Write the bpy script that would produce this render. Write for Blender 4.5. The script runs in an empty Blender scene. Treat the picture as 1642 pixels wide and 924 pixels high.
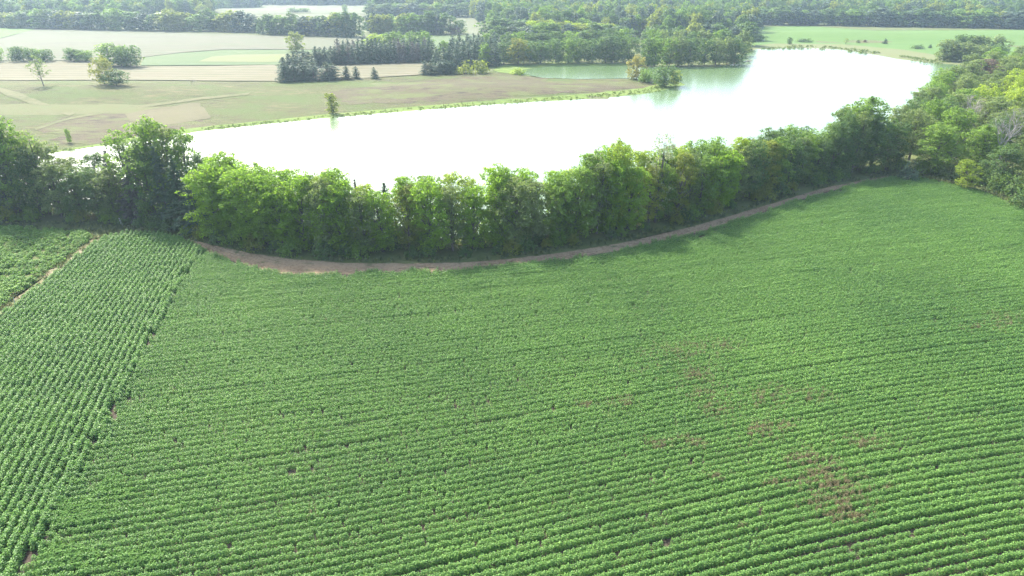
import bpy, math, random
import numpy as np
from mathutils import Vector, geometry

rnd = random.Random(7)
R = np.random.default_rng(11)
S = bpy.context.scene
C = S.collection

# ------------------------------------------------------------------ camera geometry
PW, PH, FPX = 1642, 924, 1094.0
PITCH = math.radians(24.9)
CH = 41.0
BUMPS = []            # (cx, cy, rx, ry, amplitude) gentle swells of the land


def h(x, y):
    z = 0.0
    for cx, cy, rx, ry, a in BUMPS:
        r = math.hypot((x - cx) / rx, (y - cy) / ry)
        if r < 1:
            z += a * (0.5 + 0.5 * math.cos(math.pi * r))
    return z


def hn(x, y):
    z = np.zeros_like(x)
    for cx, cy, rx, ry, a in BUMPS:
        r = np.hypot((x - cx) / rx, (y - cy) / ry)
        z += np.where(r < 1, a * (0.5 + 0.5 * np.cos(np.pi * np.minimum(r, 1))), 0)
    return z


def ray(px, py):
    dx = (px - PW / 2) / FPX
    dy = (PH / 2 - py) / FPX
    return (dx, math.cos(PITCH) + dy * math.sin(PITCH), -math.sin(PITCH) + dy * math.cos(PITCH))


def at(px, py):
    """the point of the land seen at a pixel of the photograph"""
    d = ray(px, py)
    z = 0.0
    for _ in range(8):
        t = (CH - z) / -d[2]
        z = h(d[0] * t, d[1] * t)
    return d[0] * t, d[1] * t, z


def height_to(x, y, py, z0=None):
    """height above the ground at which something standing at x, y reaches row py"""
    a = PITCH - math.atan((PH / 2 - py) / FPX)
    # exact for the column through the camera, close enough elsewhere
    return CH - y * math.tan(a) - (h(x, y) if z0 is None else z0)


def px_scale(y, py):
    """metres per photo pixel for something at distance y on row py"""
    a = PITCH - math.atan((PH / 2 - py) / FPX)
    rng = y / math.cos(a)
    return rng * math.cos(math.atan((PH / 2 - py) / FPX)) / FPX


def project(x, y, z):
    c, s = math.cos(PITCH), math.sin(PITCH)
    v = z - CH
    dep = y * c - v * s
    up = y * s + v * c
    return PW / 2 + FPX * x / dep, PH / 2 - FPX * up / dep


BUMPS += [(-165, 262, 105, 42, 2.4), (-12, 266, 72, 27, 1.6), (330, 492, 150, 66, 4.0), (215, 505, 70, 50, 3.0),
          (-230, 430, 190, 120, 1.8), (-300, 760, 300, 160, 5.0), (120, 800, 320, 200, 6.0), (600, 900, 400, 260, 7.0)]

# ------------------------------------------------------------------ node helpers


class NT:
    def __init__(self, name):
        m = bpy.data.materials.new(name)
        m.use_nodes = True
        self.m, self.t = m, m.node_tree
        self.t.nodes.clear()

    def n(self, kind, **kw):
        nd = self.t.nodes.new(kind)
        for k, v in kw.items():
            if k in nd.inputs:
                nd.inputs[k].default_value = v
            else:
                setattr(nd, k, v)
        return nd

    def l(self, a, b):
        self.t.links.new(a, b)


def pos_map(t, scale=(1, 1, 1), rot=0.0):
    g = t.n('ShaderNodeNewGeometry')
    m = t.n('ShaderNodeMapping')
    m.inputs['Scale'].default_value = scale
    m.inputs['Rotation'].default_value = (0, 0, rot)
    t.l(g.outputs['Position'], m.inputs['Vector'])
    return m.outputs['Vector']


def noise(t, vec, scale, detail=4, rough=0.6):
    n = t.n('ShaderNodeTexNoise')
    n.inputs['Scale'].default_value = scale
    n.inputs['Detail'].default_value = detail
    n.inputs['Roughness'].default_value = rough
    t.l(vec, n.inputs['Vector'])
    return n.outputs[0]


def ramp(t, fac, stops):
    r = t.n('ShaderNodeValToRGB')
    el = r.color_ramp.elements
    while len(el) < len(stops):
        el.new(0.5)
    for e, (p, c) in zip(el, stops):
        e.position = p
        e.color = (*c, 1) if len(c) == 3 else c
    t.l(fac, r.inputs[0])
    return r.outputs[0]


def math_(t, op, a, b):
    m = t.n('ShaderNodeMath', operation=op)
    for i, v in enumerate((a, b)):
        if hasattr(v, 'links'):
            t.l(v, m.inputs[i])
        else:
            m.inputs[i].default_value = v
    return m.outputs[0]


def mix(t, fac, a, b, blend='MIX'):
    m = t.n('ShaderNodeMix', data_type='RGBA', blend_type=blend)
    for k, v in ((0, fac), (6, a), (7, b)):
        if hasattr(v, 'links'):
            t.l(v, m.inputs[k])
        else:
            m.inputs[k].default_value = v if k == 0 else (*v, 1)
    return m.outputs[2]


def out(t, sh):
    o = t.n('ShaderNodeOutputMaterial')
    t.l(sh, o.inputs['Surface'])
    return t.m


def ground_mat(name, stops, big=0.03, fine=0.8, wbig=0.55, stretch=(1, 1, 1), rot=0.0, stripes=None, bump=0.0, rough=0.95, patch=None):
    """land: large and fine noise through one ramp, with optional drill or mowing stripes"""
    t = NT(name)
    v = pos_map(t, stretch, rot)
    f = math_(t, 'ADD', math_(t, 'MULTIPLY', noise(t, v, big, 5), wbig), math_(t, 'MULTIPLY', noise(t, v, fine, 5, 0.7), 1 - wbig))
    col = ramp(t, f, stops)
    if stripes:
        period, ang, c2, amt = stripes
        vv = pos_map(t, (1, 1, 1), ang)
        w = t.n('ShaderNodeTexWave', wave_type='BANDS', bands_direction='X')
        w.inputs['Scale'].default_value = 0.314 / period
        w.inputs['Distortion'].default_value = 1.2
        w.inputs['Detail'].default_value = 2
        w.inputs['Detail Scale'].default_value = 0.6
        t.l(vv, w.inputs['Vector'])
        k = math_(t, 'MULTIPLY', w.outputs['Fac'], noise(t, pos_map(t), 0.06, 3))
        col = mix(t, math_(t, 'MULTIPLY', k, amt), col, c2)
    if patch:
        sc, lo, hi, c3 = patch
        k = ramp(t, noise(t, pos_map(t, (1, 1.6, 1), 0.3), sc, 6, 0.65), [(lo, (0, 0, 0)), (hi, (1, 1, 1))])
        col = mix(t, k, col, c3)
    p = t.n('ShaderNodeBsdfPrincipled')
    p.inputs['Roughness'].default_value = rough
    p.inputs['Specular IOR Level'].default_value = 0.15
    t.l(col, p.inputs['Base Color'])
    if bump:
        b = t.n('ShaderNodeBump')
        b.inputs['Strength'].default_value = 0.8
        b.inputs['Distance'].default_value = bump
        t.l(noise(t, pos_map(t), 1.1, 5, 0.7), b.inputs['Height'])
        t.l(b.outputs[0], p.inputs['Normal'])
    return out(t, p.outputs[0])


def leaf_mat(name, dark, light, trans=0.38, tcol=None, spec=0.12, world=0.12, rough=0.6):
    t = NT(name)
    a = t.n('ShaderNodeAttribute', attribute_name='tint')
    oi = t.n('ShaderNodeObjectInfo')
    if world is None:        # tone drifts along the rows and in broad patches
        g = math_(t, 'ADD', math_(t, 'MULTIPLY', noise(t, pos_map(t, (0.04, 0.95, 0.05), -0.265), 1.0, 3), 0.55), math_(t, 'MULTIPLY', noise(t, pos_map(t), 0.045, 4), 1.15))
        g = math_(t, 'SUBTRACT', g, 0.36)
    else:
        g = noise(t, pos_map(t), world, 3)
    f = math_(t, 'ADD', math_(t, 'MULTIPLY', a.outputs['Fac'], 0.5), math_(t, 'MULTIPLY', oi.outputs['Random'], 0.25 if world else 0.10))
    f = math_(t, 'ADD', f, math_(t, 'MULTIPLY', math_(t, 'SUBTRACT', g, 0.25), 0.5))
    c = mix(t, f, dark, light)
    p = t.n('ShaderNodeBsdfPrincipled')
    p.inputs['Roughness'].default_value = rough
    p.inputs['Specular IOR Level'].default_value = spec
    t.l(c, p.inputs['Base Color'])
    tr = t.n('ShaderNodeBsdfTranslucent')
    if tcol:
        t.l(mix(t, 1.0, c, tcol, 'MULTIPLY'), tr.inputs['Color'])
    else:
        t.l(c, tr.inputs['Color'])
    mx = t.n('ShaderNodeMixShader')
    mx.inputs[0].default_value = trans
    t.l(p.outputs[0], mx.inputs[1])
    t.l(tr.outputs[0], mx.inputs[2])
    return out(t, mx.outputs[0])


def plain(name, c1, c2, scale=1.0, rough=0.85, metal=0.0):
    t = NT(name)
    p = t.n('ShaderNodeBsdfPrincipled')
    p.inputs['Roughness'].default_value = rough
    p.inputs['Metallic'].default_value = metal
    t.l(mix(t, noise(t, pos_map(t, (1, 1, 0.3)), scale, 4), c1, c2), p.inputs['Base Color'])
    return out(t, p.outputs[0])


M = {}
TC = (1.35, 1.45, 0.75)
M['leaf_maple'] = leaf_mat('leaf_maple', (0.104, 0.188, 0.029), (0.264, 0.390, 0.054), 0.60, TC)
M['leaf_green'] = leaf_mat('leaf_green', (0.081, 0.153, 0.035), (0.208, 0.306, 0.057), 0.48, TC)
M['leaf_dark'] = leaf_mat('leaf_dark', (0.050, 0.101, 0.038), (0.140, 0.211, 0.065), 0.42, TC)
M['leaf_grey'] = leaf_mat('leaf_grey', (0.084, 0.129, 0.050), (0.213, 0.264, 0.095), 0.45, TC)
M['leaf_olive'] = leaf_mat('leaf_olive', (0.103, 0.136, 0.032), (0.258, 0.290, 0.058), 0.48, TC)
M['leaf_lime'] = leaf_mat('leaf_lime', (0.129, 0.193, 0.025), (0.335, 0.412, 0.055), 0.50, TC)
M['leaf_yellow'] = leaf_mat('leaf_yellow', (0.165, 0.190, 0.030), (0.310, 0.330, 0.055), 0.48)
M['leaf_orange'] = leaf_mat('leaf_orange', (0.200, 0.205, 0.045), (0.380, 0.345, 0.080), 0.48)
M['leaf_brown'] = leaf_mat('leaf_brown', (0.110, 0.085, 0.062), (0.230, 0.165, 0.115), 0.40)
M['leaf_pale'] = leaf_mat('leaf_pale', (0.180, 0.220, 0.090), (0.360, 0.390, 0.200), 0.48)
M['needle'] = leaf_mat('needle', (0.034, 0.071, 0.041), (0.098, 0.151, 0.069), 0.26)
M['needle_blue'] = leaf_mat('needle_blue', (0.048, 0.092, 0.055), (0.139, 0.193, 0.104), 0.28)
M['needle_rust'] = leaf_mat('needle_rust', (0.078, 0.084, 0.067), (0.167, 0.161, 0.115), 0.26)
M['bark'] = plain('bark', (0.050, 0.042, 0.034), (0.120, 0.105, 0.090), 2.0)
M['bark_pale'] = plain('bark_pale', (0.200, 0.180, 0.155), (0.420, 0.390, 0.350), 2.0)
M['soy'] = leaf_mat('soy', (0.036, 0.110, 0.034), (0.250, 0.415, 0.092), 0.30, (1.2, 1.3, 0.7), 0.16, None, 0.5)
M['vine'] = leaf_mat('vine', (0.060, 0.140, 0.036), (0.140, 0.250, 0.060), 0.40, (1.2, 1.25, 0.7), 0.05, 0.10, 0.7)
M['squash'] = leaf_mat('squash', (0.050, 0.130, 0.036), (0.215, 0.340, 0.075), 0.40, (1.2, 1.25, 0.7), 0.10, 0.12, 0.6)
M['pigweed'] = leaf_mat('pigweed', (0.122, 0.112, 0.055), (0.232, 0.182, 0.100), 0.30, None, 0.2, 0.3, 0.7)
M['grass_blade'] = leaf_mat('grass_blade', (0.075, 0.110, 0.028), (0.200, 0.230, 0.070), 0.40, None, 0.2, 0.15, 0.6)
M['shore_blade'] = leaf_mat('shore_blade', (0.068, 0.118, 0.019), (0.167, 0.223, 0.037), 0.42, None, 0.2, 0.10, 0.6)
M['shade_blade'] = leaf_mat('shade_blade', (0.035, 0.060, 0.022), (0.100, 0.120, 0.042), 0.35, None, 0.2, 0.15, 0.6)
M['dry_blade'] = leaf_mat('dry_blade', (0.160, 0.150, 0.060), (0.330, 0.290, 0.140), 0.35, None, 0.2, 0.15, 0.7)

# ------------------------------------------------------------------ mesh helpers


def mesh_from(name, V, F4, mats, tint=None, mat_idx=None):
    V = np.asarray(V, np.float32).reshape(-1, 3)
    F4 = np.asarray(F4, np.int32).reshape(-1, 4)
    me = bpy.data.meshes.new(name)
    me.vertices.add(len(V))
    me.vertices.foreach_set('co', V.ravel())
    me.loops.add(F4.size)
    me.loops.foreach_set('vertex_index', F4.ravel())
    me.polygons.add(len(F4))
    me.polygons.foreach_set('loop_start', np.arange(0, F4.size, 4, dtype=np.int32))
    for m in mats:
        me.materials.append(m)
    if mat_idx is not None:
        me.polygons.foreach_set('material_index', np.asarray(mat_idx, np.int32))
    if tint is not None:
        at_ = me.attributes.new('tint', 'FLOAT', 'FACE')
        at_.data.foreach_set('value', np.asarray(tint, np.float32))
    me.update(calc_edges=True)
    return me


def unit(a):
    return a / np.maximum(np.linalg.norm(a, axis=-1, keepdims=True), 1e-6)


def leaves(P, N, size, aspect, rng, T=None):
    """rhombic leaf faces centred on P with normals N; T gives their long direction"""
    P = np.asarray(P, float)
    N = unit(np.asarray(N, float))
    if T is None:
        T = rng.normal(size=P.shape)
    T = unit(T - N * (T * N).sum(1, keepdims=True))
    B = np.cross(N, T)
    s = np.asarray(size, float).reshape(-1, 1) * np.ones((len(P), 1))
    V = np.stack([P - T * s, P - B * s * aspect, P + T * s, P + B * s * aspect], 1).reshape(-1, 3)
    return V, np.arange(len(P) * 4).reshape(-1, 4)


class Tubes:
    def __init__(self):
        self.V, self.F, self.n = [], [], 0

    def add(self, pts, rad, sides=6):
        pts = np.asarray(pts, float)
        k = len(pts)
        d = unit(np.gradient(pts, axis=0))
        ref = np.array([0.31, 0.95, 0.05]) if abs(d[0][2]) > 0.5 else np.array([0.05, 0.1, 1.0])
        u = unit(np.cross(d, ref))
        w = np.cross(d, u)
        a = np.arange(sides) * 2 * math.pi / sides
        ring = pts[:, None] + np.asarray(rad)[:, None, None] * (np.cos(a)[None, :, None] * u[:, None] + np.sin(a)[None, :, None] * w[:, None])
        self.V.append(ring.reshape(-1, 3))
        i = np.arange(k - 1)[:, None] * sides
        j = np.arange(sides)[None]
        j2 = (j + 1) % sides
        f = np.stack([i + j, i + j2, i + sides + j2, i + sides + j], -1).reshape(-1, 4)
        self.F.append(f + self.n)
        self.n += k * sides

    def mesh(self, name, mat):
        return mesh_from(name, np.concatenate(self.V), np.concatenate(self.F), [mat])


def obj(name, me, parent=None, mat=None):
    o = bpy.data.objects.new(name, me)
    C.objects.link(o)
    o.parent = parent
    if mat is not None:
        o.material_slots[0].link = 'OBJECT'
        o.material_slots[0].material = mat
    return o


def tag(o, label, cat, group=None, kind=None):
    if label:
        o['label'] = label
    if cat:
        o['category'] = cat
    if group:
        o['group'] = group
    if kind:
        o['kind'] = kind
    return o


def thing(name, label, cat, loc, rz=0, group=None):
    o = bpy.data.objects.new(name, None)
    C.objects.link(o)
    o.location = loc
    o.rotation_euler = (0, 0, rz)
    o.empty_display_size = 0.5
    return tag(o, label, cat, group)


# ------------------------------------------------------------------ plant prototypes (shared mesh data)


def broadleaf(seed, ht=14.0, wd=8.0, low=0.10, lobes=22, tips=44, per=9, ls=0.26, spread=0.34, shape='round', gap=0.0, mat='leaf_green', far=False, droop=0.0):
    r = np.random.default_rng(seed)
    tb = Tubes()
    bend = r.normal(0, 0.03, 2) * ht
    th = ht * 0.80
    zz = np.linspace(-0.3, th, 7)
    tr = np.stack([bend[0] * (zz / th) ** 2, bend[1] * (zz / th) ** 2, zz], 1)
    r0 = 0.018 * ht
    tb.add(tr, r0 * (1 - 0.85 * np.clip(zz / th, 0, 1)) + 0.02, 4 if far else 7)
    P, N, T = [], [], []
    for i in range(lobes):
        q = (i + 0.5) / lobes
        t = low + (1 - low) * (q ** 0.9)
        if shape == 'round':
            env = math.sin(math.pi * min(1, 0.10 + 0.84 * (t - low) / (1 - low))) ** 0.55
        elif shape == 'wide':
            env = math.sin(math.pi * min(1, 0.16 + 0.72 * (t - low) / (1 - low)) ** 1.3) ** 0.6
        elif shape == 'oval':
            env = math.sin(math.pi * min(1, 0.14 + 0.82 * (t - low) / (1 - low))) ** 0.8
        else:
            env = 0.62 + 0.38 * math.sin(math.pi * (t - low) / (1 - low))
        a = i * 2.39996 + r.normal(0, 0.35)
        rl = wd * r.uniform(0.15, 0.225)
        rr = max(0.0, wd * 0.5 * env * r.uniform(0.80, 1.08) - rl * 0.75) * (1 if i % 4 else 0.45)
        zc = min(ht - rl * 0.72, max(low * ht + rl * 0.55, t * ht - rl * 0.4))
        c = np.array([math.cos(a) * rr, math.sin(a) * rr, zc])
        c[:2] += bend * (zc / th) ** 2 * 0.7
        # limb from the trunk into the bough
        z0 = max(0.08 * ht, zc * 0.62 - 0.2)
        k = min(z0, th) / th
        p0 = np.array([bend[0] * k ** 2, bend[1] * k ** 2, min(z0, th)])
        mid = (p0 + c) / 2 + np.array([0, 0, -0.03 * ht * r.uniform(0, 1)])
        tb.add([p0, mid, c], [r0 * 0.45 * (1 - 0.6 * k), r0 * 0.28, 0.02], 3 if far else 4)
        if r.random() < gap:
            continue
        # each bough carries a dozen leafy sprays with air between them
        d = unit(r.normal(size=(tips, 3)) * [1, 1, 0.85] + [0, 0, 0.25])
        tip = c + d * rl * (r.uniform(0.55, 1.12, (tips, 1))) * [1.08, 1.08, 0.9]
        if not far:
            for q2 in range(0, tips, 3):
                tb.add([c, tip[q2]], [0.03, 0.008], 3)
        e = unit(r.normal(size=(tips, per, 3)) + d[:, None] * 0.5 + np.array([0, 0, 0.5]))
        sr = spread * r.uniform(0.7, 1.25, (tips, 1, 1))
        pp = tip[:, None] + e * sr * r.uniform(0.5, 1.05, (tips, per, 1)) * [1.1, 1.1, 0.75] + np.array([0, 0, -droop])
        nn = e * 0.75 + r.normal(size=pp.shape) * 0.42 + np.array([0, 0, 0.35])
        P.append(pp.reshape(-1, 3))
        N.append(nn.reshape(-1, 3))
        tt = d[:, None] * 0.8 + r.normal(size=pp.shape) * 0.6 + np.array([0, 0, -droop])
        T.append(tt.reshape(-1, 3))
    P, N, T = map(np.concatenate, (P, N, T))
    keep = P[:, 2] > 0.25
    P, N, T = P[keep], N[keep], T[keep]
    V, F = leaves(P, N, ls * r.uniform(0.65, 1.3, len(P)), 0.55, r, T)
    return tb.mesh('trunk_broadleaf', M['bark']), mesh_from('crown_broadleaf', V, F, [M[mat]], r.random(len(P)))


def conifer(seed, ht=13.0, wd=5.0, low=0.05, levels=26, per=9, ls=0.30, far=False, mat='needle', ragged=0.25, taper=0.85):
    r = np.random.default_rng(seed)
    tb = Tubes()
    tb.add([[0, 0, -0.3], [0.05, 0, ht * 0.5], [0, 0.04, ht * 0.985]], [0.016 * ht, 0.010 * ht, 0.015], 5)
    P, N, T = [], [], []
    for i in range(levels):
        q = i / (levels - 1)
        z = ht * (low + (0.99 - low) * q)
        Rz = wd / 2 * ((1 - q) ** taper) * (0.75 + 0.25 * math.sin(min(1, q * 6) * math.pi / 2)) + 0.12
        nb = max(3, int(per * (1 - 0.5 * q)))
        for b in range(nb):
            a = r.uniform(0, 2 * math.pi)
            L = Rz * r.uniform(1 - ragged, 1 + ragged * 0.7)
            dr = r.uniform(0.05, 0.32)
            n = max(2, int(L / (ls * (0.9 if not far else 1.2))) + 1)
            s = np.linspace(0.25, 1, n)
            d = np.array([math.cos(a), math.sin(a), 0])
            base = d * (s * L)[:, None] + [0, 0, z] + np.array([0, 0, -1]) * (dr * L * s ** 1.2)[:, None]
            if not far and b % 2 == 0:
                tb.add([[0, 0, z], base[-1] * [0.9, 0.9, 1]], [0.03, 0.01], 3)
            m = 3 if not far else 2
            pp = np.repeat(base, m, 0) + r.normal(0, ls * 0.38, (n * m, 3))
            P.append(pp)
            N.append(np.array([0, 0, 1]) + d * 0.5 + r.normal(0, 0.55, pp.shape))
            T.append(np.repeat(d[None], len(pp), 0) + [0, 0, -0.25] + r.normal(0, 0.5, pp.shape))
    P, N, T = map(np.concatenate, (P, N, T))
    P[:, 2] = np.maximum(P[:, 2], 0.15)
    V, F = leaves(P, N, ls * r.uniform(0.7, 1.25, len(P)), 0.42, r, T)
    return tb.mesh('trunk_conifer', M['bark']), mesh_from('crown_conifer', V, F, [M[mat]], r.random(len(P)))


def bare(seed, ht=12.0, wd=7.0, depth=5, thick=0.022):
    """a leafless tree: trunk mesh and branches mesh"""
    r = np.random.default_rng(seed)
    tk, br = Tubes(), Tubes()
    tk.add([[0, 0, -0.3], [0.1, 0.05, ht * 0.22], [0.15, -0.1, ht * 0.42]], [thick * ht, thick * ht * 0.8, thick * ht * 0.6], 6)

    def grow(p, d, L, rad, k):
        pts, q = [p], p
        for _ in range(3):
            d = unit(d + r.normal(0, 0.16, 3) + [0, 0, 0.06])
            q = q + d * L / 3
            pts.append(q)
        br.add(pts, np.linspace(rad, rad * 0.55, 4), 4 if k > 2 else 3)
        if k > 0:
            for _ in range(3 if k > 1 else 4):
                nd = unit(d + r.normal(0, 0.55, 3) * [wd / ht * 1.5, wd / ht * 1.5, 0.7])
                grow(pts[r.integers(1, 4)], nd, L * r.uniform(0.55, 0.8), rad * 0.55, k - 1)

    for i in range(4):
        a = i * 1.7 + r.uniform(0, 1)
        grow(np.array([0.12, 0, ht * r.uniform(0.2, 0.42)]), unit(np.array([math.cos(a) * 0.6, math.sin(a) * 0.6, 1.0])), ht * 0.30, thick * ht * 0.5, depth - 1)
    return tk.mesh('trunk_bare', M['bark_pale']), br.mesh('branches_bare', M['bark_pale'])


def shrub(seed, ht=2.5, wd=3.0, n=900, ls=0.14):
    r = np.random.default_rng(seed)
    d = unit(r.normal(size=(n // 8, 3)))
    d[:, 2] = np.abs(d[:, 2])
    c = d * r.uniform(0.35, 1.0, (len(d), 1)) ** 0.6 * [wd / 2, wd / 2, ht] * (1 + 0.18 * np.sin(d[:, :1] * 5 + d[:, 1:2] * 4 + seed))
    P = (c[:, None] + r.normal(size=(len(d), 8, 3)) * ls * 1.2).reshape(-1, 3)
    P[:, 2] = np.maximum(P[:, 2], 0.05)
    N = np.repeat(d, 8, 0) * 0.5 + r.normal(0, 0.5, P.shape) + [0, 0, 0.45]
    V, F = leaves(P, N, ls * r.uniform(0.7, 1.3, len(P)), 0.55, r)
    tb = Tubes()
    for i in range(6):
        a = i * 1.05
        tb.add([[0.1 * math.cos(a), 0.1 * math.sin(a), -0.1], [wd * 0.3 * math.cos(a), wd * 0.3 * math.sin(a), ht * 0.75]], [0.05, 0.01], 4)
    return tb.mesh('stems_shrub', M['bark']), mesh_from('foliage_shrub', V, F, [M['leaf_dark']], r.random(len(P)))


# near kinds (about 100 m away): ht, wd are the built size, instances scale them
NEAR = {
    'maple': [broadleaf(100 + i, 14, 8.2, 0.05, 30, 13, 26, 0.19, 0.72, 'column', 0.0, droop=0.15) for i in range(4)],
    'round': [broadleaf(120 + i, 14, 9.0, 0.12, 26, 13, 23, 0.20, 0.78, 'round', 0.04) for i in range(3)],
    'airy': [broadleaf(140 + i, 15, 8.0, 0.16, 24, 10, 22, 0.20, 0.70, 'oval', 0.06, droop=0.1) for i in range(3)],
    'fir': [conifer(160 + i, 13, 5.4, 0.04, 30, 11, 0.27, ragged=0.4, taper=0.75) for i in range(3)],
    'sparse': [broadleaf(180 + i, 14, 7.5, 0.25, 18, 8, 11, 0.17, 0.70, 'oval', 0.15) for i in range(2)],
    'bare': [bare(200 + i, 12, 8, 5) for i in range(2)],
    'shrub': [shrub(220 + i, 2.6, 3.2, 1100, 0.14) for i in range(3)],
}
FAR = {
    'round': [broadleaf(300 + i, 14, 11, 0.03, 22, 9, 13, 0.42, 1.05, 'round', 0.0, far=True) for i in range(4)],
    'wide': [broadleaf(320 + i, 12, 13, 0.04, 24, 9, 13, 0.42, 1.15, 'wide', 0.0, far=True) for i in range(3)],
    'tall': [broadleaf(340 + i, 16, 9, 0.03, 22, 9, 13, 0.42, 1.0, 'column', 0.0, far=True) for i in range(3)],
    'open': [broadleaf(360 + i, 12, 8, 0.30, 14, 7, 9, 0.30, 0.8, 'oval', 0.1, far=True) for i in range(2)],
    'fir': [conifer(380 + i, 12, 6.0, 0.02, 18, 11, 0.50, True, ragged=0.3, taper=0.45) for i in range(4)],
    'bare': [bare(400, 12, 6, 4, 0.02)],
    'shrub': [shrub(420 + i, 3.0, 4.2, 420, 0.30) for i in range(3)],
}
SIZE = {('n', 'maple'): (14, 8.2), ('n', 'round'): (14, 9.0), ('n', 'airy'): (15, 8.0), ('n', 'fir'): (13, 5.4), ('n', 'sparse'): (14, 7.5),
        ('n', 'bare'): (12, 8), ('n', 'shrub'): (2.6, 3.2), ('f', 'round'): (14, 11), ('f', 'wide'): (12, 13), ('f', 'tall'): (16, 9),
        ('f', 'open'): (12, 8), ('f', 'fir'): (12, 6.0), ('f', 'bare'): (12, 6), ('f', 'shrub'): (3.0, 4.2)}


def plant(near, kind, x, y, ht, wd, mat, label, group, z=None, lean=0.0, trunk_mat=None):
    lib = NEAR if near else FAR
    tm, cm = rnd.choice(lib[kind])
    H0, W0 = SIZE[('n' if near else 'f', kind)]
    name = {'fir': 'conifer_tree', 'bare': 'bare_tree', 'shrub': 'shrub'}.get(kind, 'broadleaf_tree')
    cat = 'shrub' if kind == 'shrub' else 'tree'
    o = thing(name, label, cat, (x, y, h(x, y) if z is None else z), rnd.uniform(0, 6.28), group)
    o.scale = (wd / W0, wd / W0 * rnd.uniform(0.92, 1.08), ht / H0)
    if lean:
        o.rotation_euler = (0, lean, 0)
    obj('stems' if kind == 'shrub' else 'trunk', tm, o, M[trunk_mat] if trunk_mat else None)
    obj('branches' if kind == 'bare' else ('foliage' if kind == 'shrub' else 'crown'), cm, o, None if kind == 'bare' else M[mat])
    return o


ONES = 'first second third fourth fifth sixth seventh eighth ninth tenth eleventh twelfth thirteenth fourteenth fifteenth sixteenth seventeenth eighteenth nineteenth'.split()
TENS = {2: 'twent', 3: 'thirt', 4: 'fort', 5: 'fift', 6: 'sixt', 7: 'sevent', 8: 'eight', 9: 'ninet'}


def nth(i):
    """1 -> first"""
    if i < 20:
        return ONES[i - 1]
    t, u = divmod(i, 10)
    return TENS[t] + ('ieth' if u == 0 else 'y-' + ONES[u - 1])


# ------------------------------------------------------------------ polygons and sheets


def inside(X, Y, poly):
    ins = np.zeros(len(X), bool)
    n = len(poly)
    for i in range(n):
        x1, y1 = poly[i]
        x2, y2 = poly[(i + 1) % n]
        c = ((y1 > Y) != (y2 > Y)) & (X < (x2 - x1) * (Y - y1) / ((y2 - y1) if y2 != y1 else 1e-9) + x1)
        ins ^= c
    return ins


def densify(poly, step, wob=0.0, rng=None):
    o = []
    n = len(poly)
    for i in range(n):
        a, b = np.array(poly[i]), np.array(poly[(i + 1) % n])
        L = np.linalg.norm(b - a)
        k = max(1, int(L / step))
        nr = np.array([-(b - a)[1], (b - a)[0]]) / max(L, 1e-6)
        for j in range(k):
            p = a + (b - a) * j / k
            if wob and 0 < j:
                p = p + nr * rng.normal(0, wob)
            o.append((p[0], p[1]))
    return o


def wpoly(px):
    return [at(*p)[:2] for p in px]


def sheet(name, poly, off, mat, step=6.0, wob=0.0, seed=1, zflat=None):
    """a sheet of land draped on the terrain; poly is an outline in metres"""
    rng = np.random.default_rng(seed)
    ol = densify(poly, step, wob, rng)
    A = np.array(ol)
    lo, hi = A.min(0), A.max(0)
    gx, gy = np.meshgrid(np.arange(lo[0], hi[0], step), np.arange(lo[1], hi[1], step))
    gx, gy = gx.ravel(), gy.ravel()
    k = inside(gx, gy, ol)
    pts = ol + list(zip(gx[k], gy[k]))
    vs, es, fs, *_ = geometry.delaunay_2d_cdt([Vector(p) for p in pts], [], [list(range(len(ol)))], 1, 1e-4)
    V = [(v.x, v.y, (h(v.x, v.y) if zflat is None else zflat) + off) for v in vs]
    me = bpy.data.meshes.new(name)
    me.from_pydata(V, [], [list(f) for f in fs])
    me.materials.append(mat)
    me.update()
    if len(me.polygons) and me.polygons[0].normal.z < 0:
        me.flip_normals()
    o = obj(name, me)
    o['kind'] = 'structure'
    return o


# ------------------------------------------------------------------ key lines of the place (read off the photo, kept in metres)
BELT = wpoly([(-330, 345), (-120, 350), (0, 357), (100, 357), (190, 360), (260, 372), (330, 389), (400, 402), (470, 411), (560, 416), (650, 416), (740, 414), (820, 408),
              (900, 397), (1000, 381), (1100, 358), (1180, 336), (1260, 312), (1340, 290), (1415, 276)])          # foot of the lakeside belt
EAST = wpoly([(1415, 276), (1460, 276), (1520, 288), (1570, 299), (1642, 326), (1760, 370), (1900, 425)])          # foot of the right hand wood
LAKE = wpoly([(-140, 268), (-40, 262), (40, 255), (100, 243), (150, 236), (230, 225), (320, 211), (430, 199), (540, 188), (650, 179), (760, 170), (860, 163), (950, 157), (1030, 150), (1075, 143),
              (1099, 136), (1085, 130), (1050, 127), (1000, 126), (930, 127), (870, 125), (838, 119), (838, 112), (880, 106), (940, 105), (1000, 106), (1080, 108), (1150, 108),
              (1185, 101), (1196, 86), (1212, 79), (1280, 77), (1340, 79), (1385, 85), (1440, 95), (1490, 101), (1535, 104), (1560, 112), (1545, 126), (1515, 140), (1480, 160),
              (1450, 190), (1415, 228), (1372, 255), (1300, 277), (1200, 306), (1100, 332), (1000, 353), (900, 368), (800, 378), (700, 384), (600, 385), (500, 381), (400, 370), (330, 354),
              (200, 334), (100, 330), (0, 328), (-120, 322)])
STRIP_LO = wpoly([(300, 387), (343, 407), (410, 428), (458, 438), (520, 440), (600, 436), (700, 434), (800, 428), (900, 415), (1000, 399), (1100, 376), (1180, 354), (1260, 326), (1330, 305), (1390, 291), (1425, 284)])
STRIP_HI = wpoly([(1425, 282), (1380, 290), (1330, 300), (1260, 320), (1180, 344), (1100, 366), (1000, 389), (900, 405), (820, 415), (740, 421), (650, 423), (560, 422), (470, 416), (400, 406), (330, 391), (308, 385)])
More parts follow.
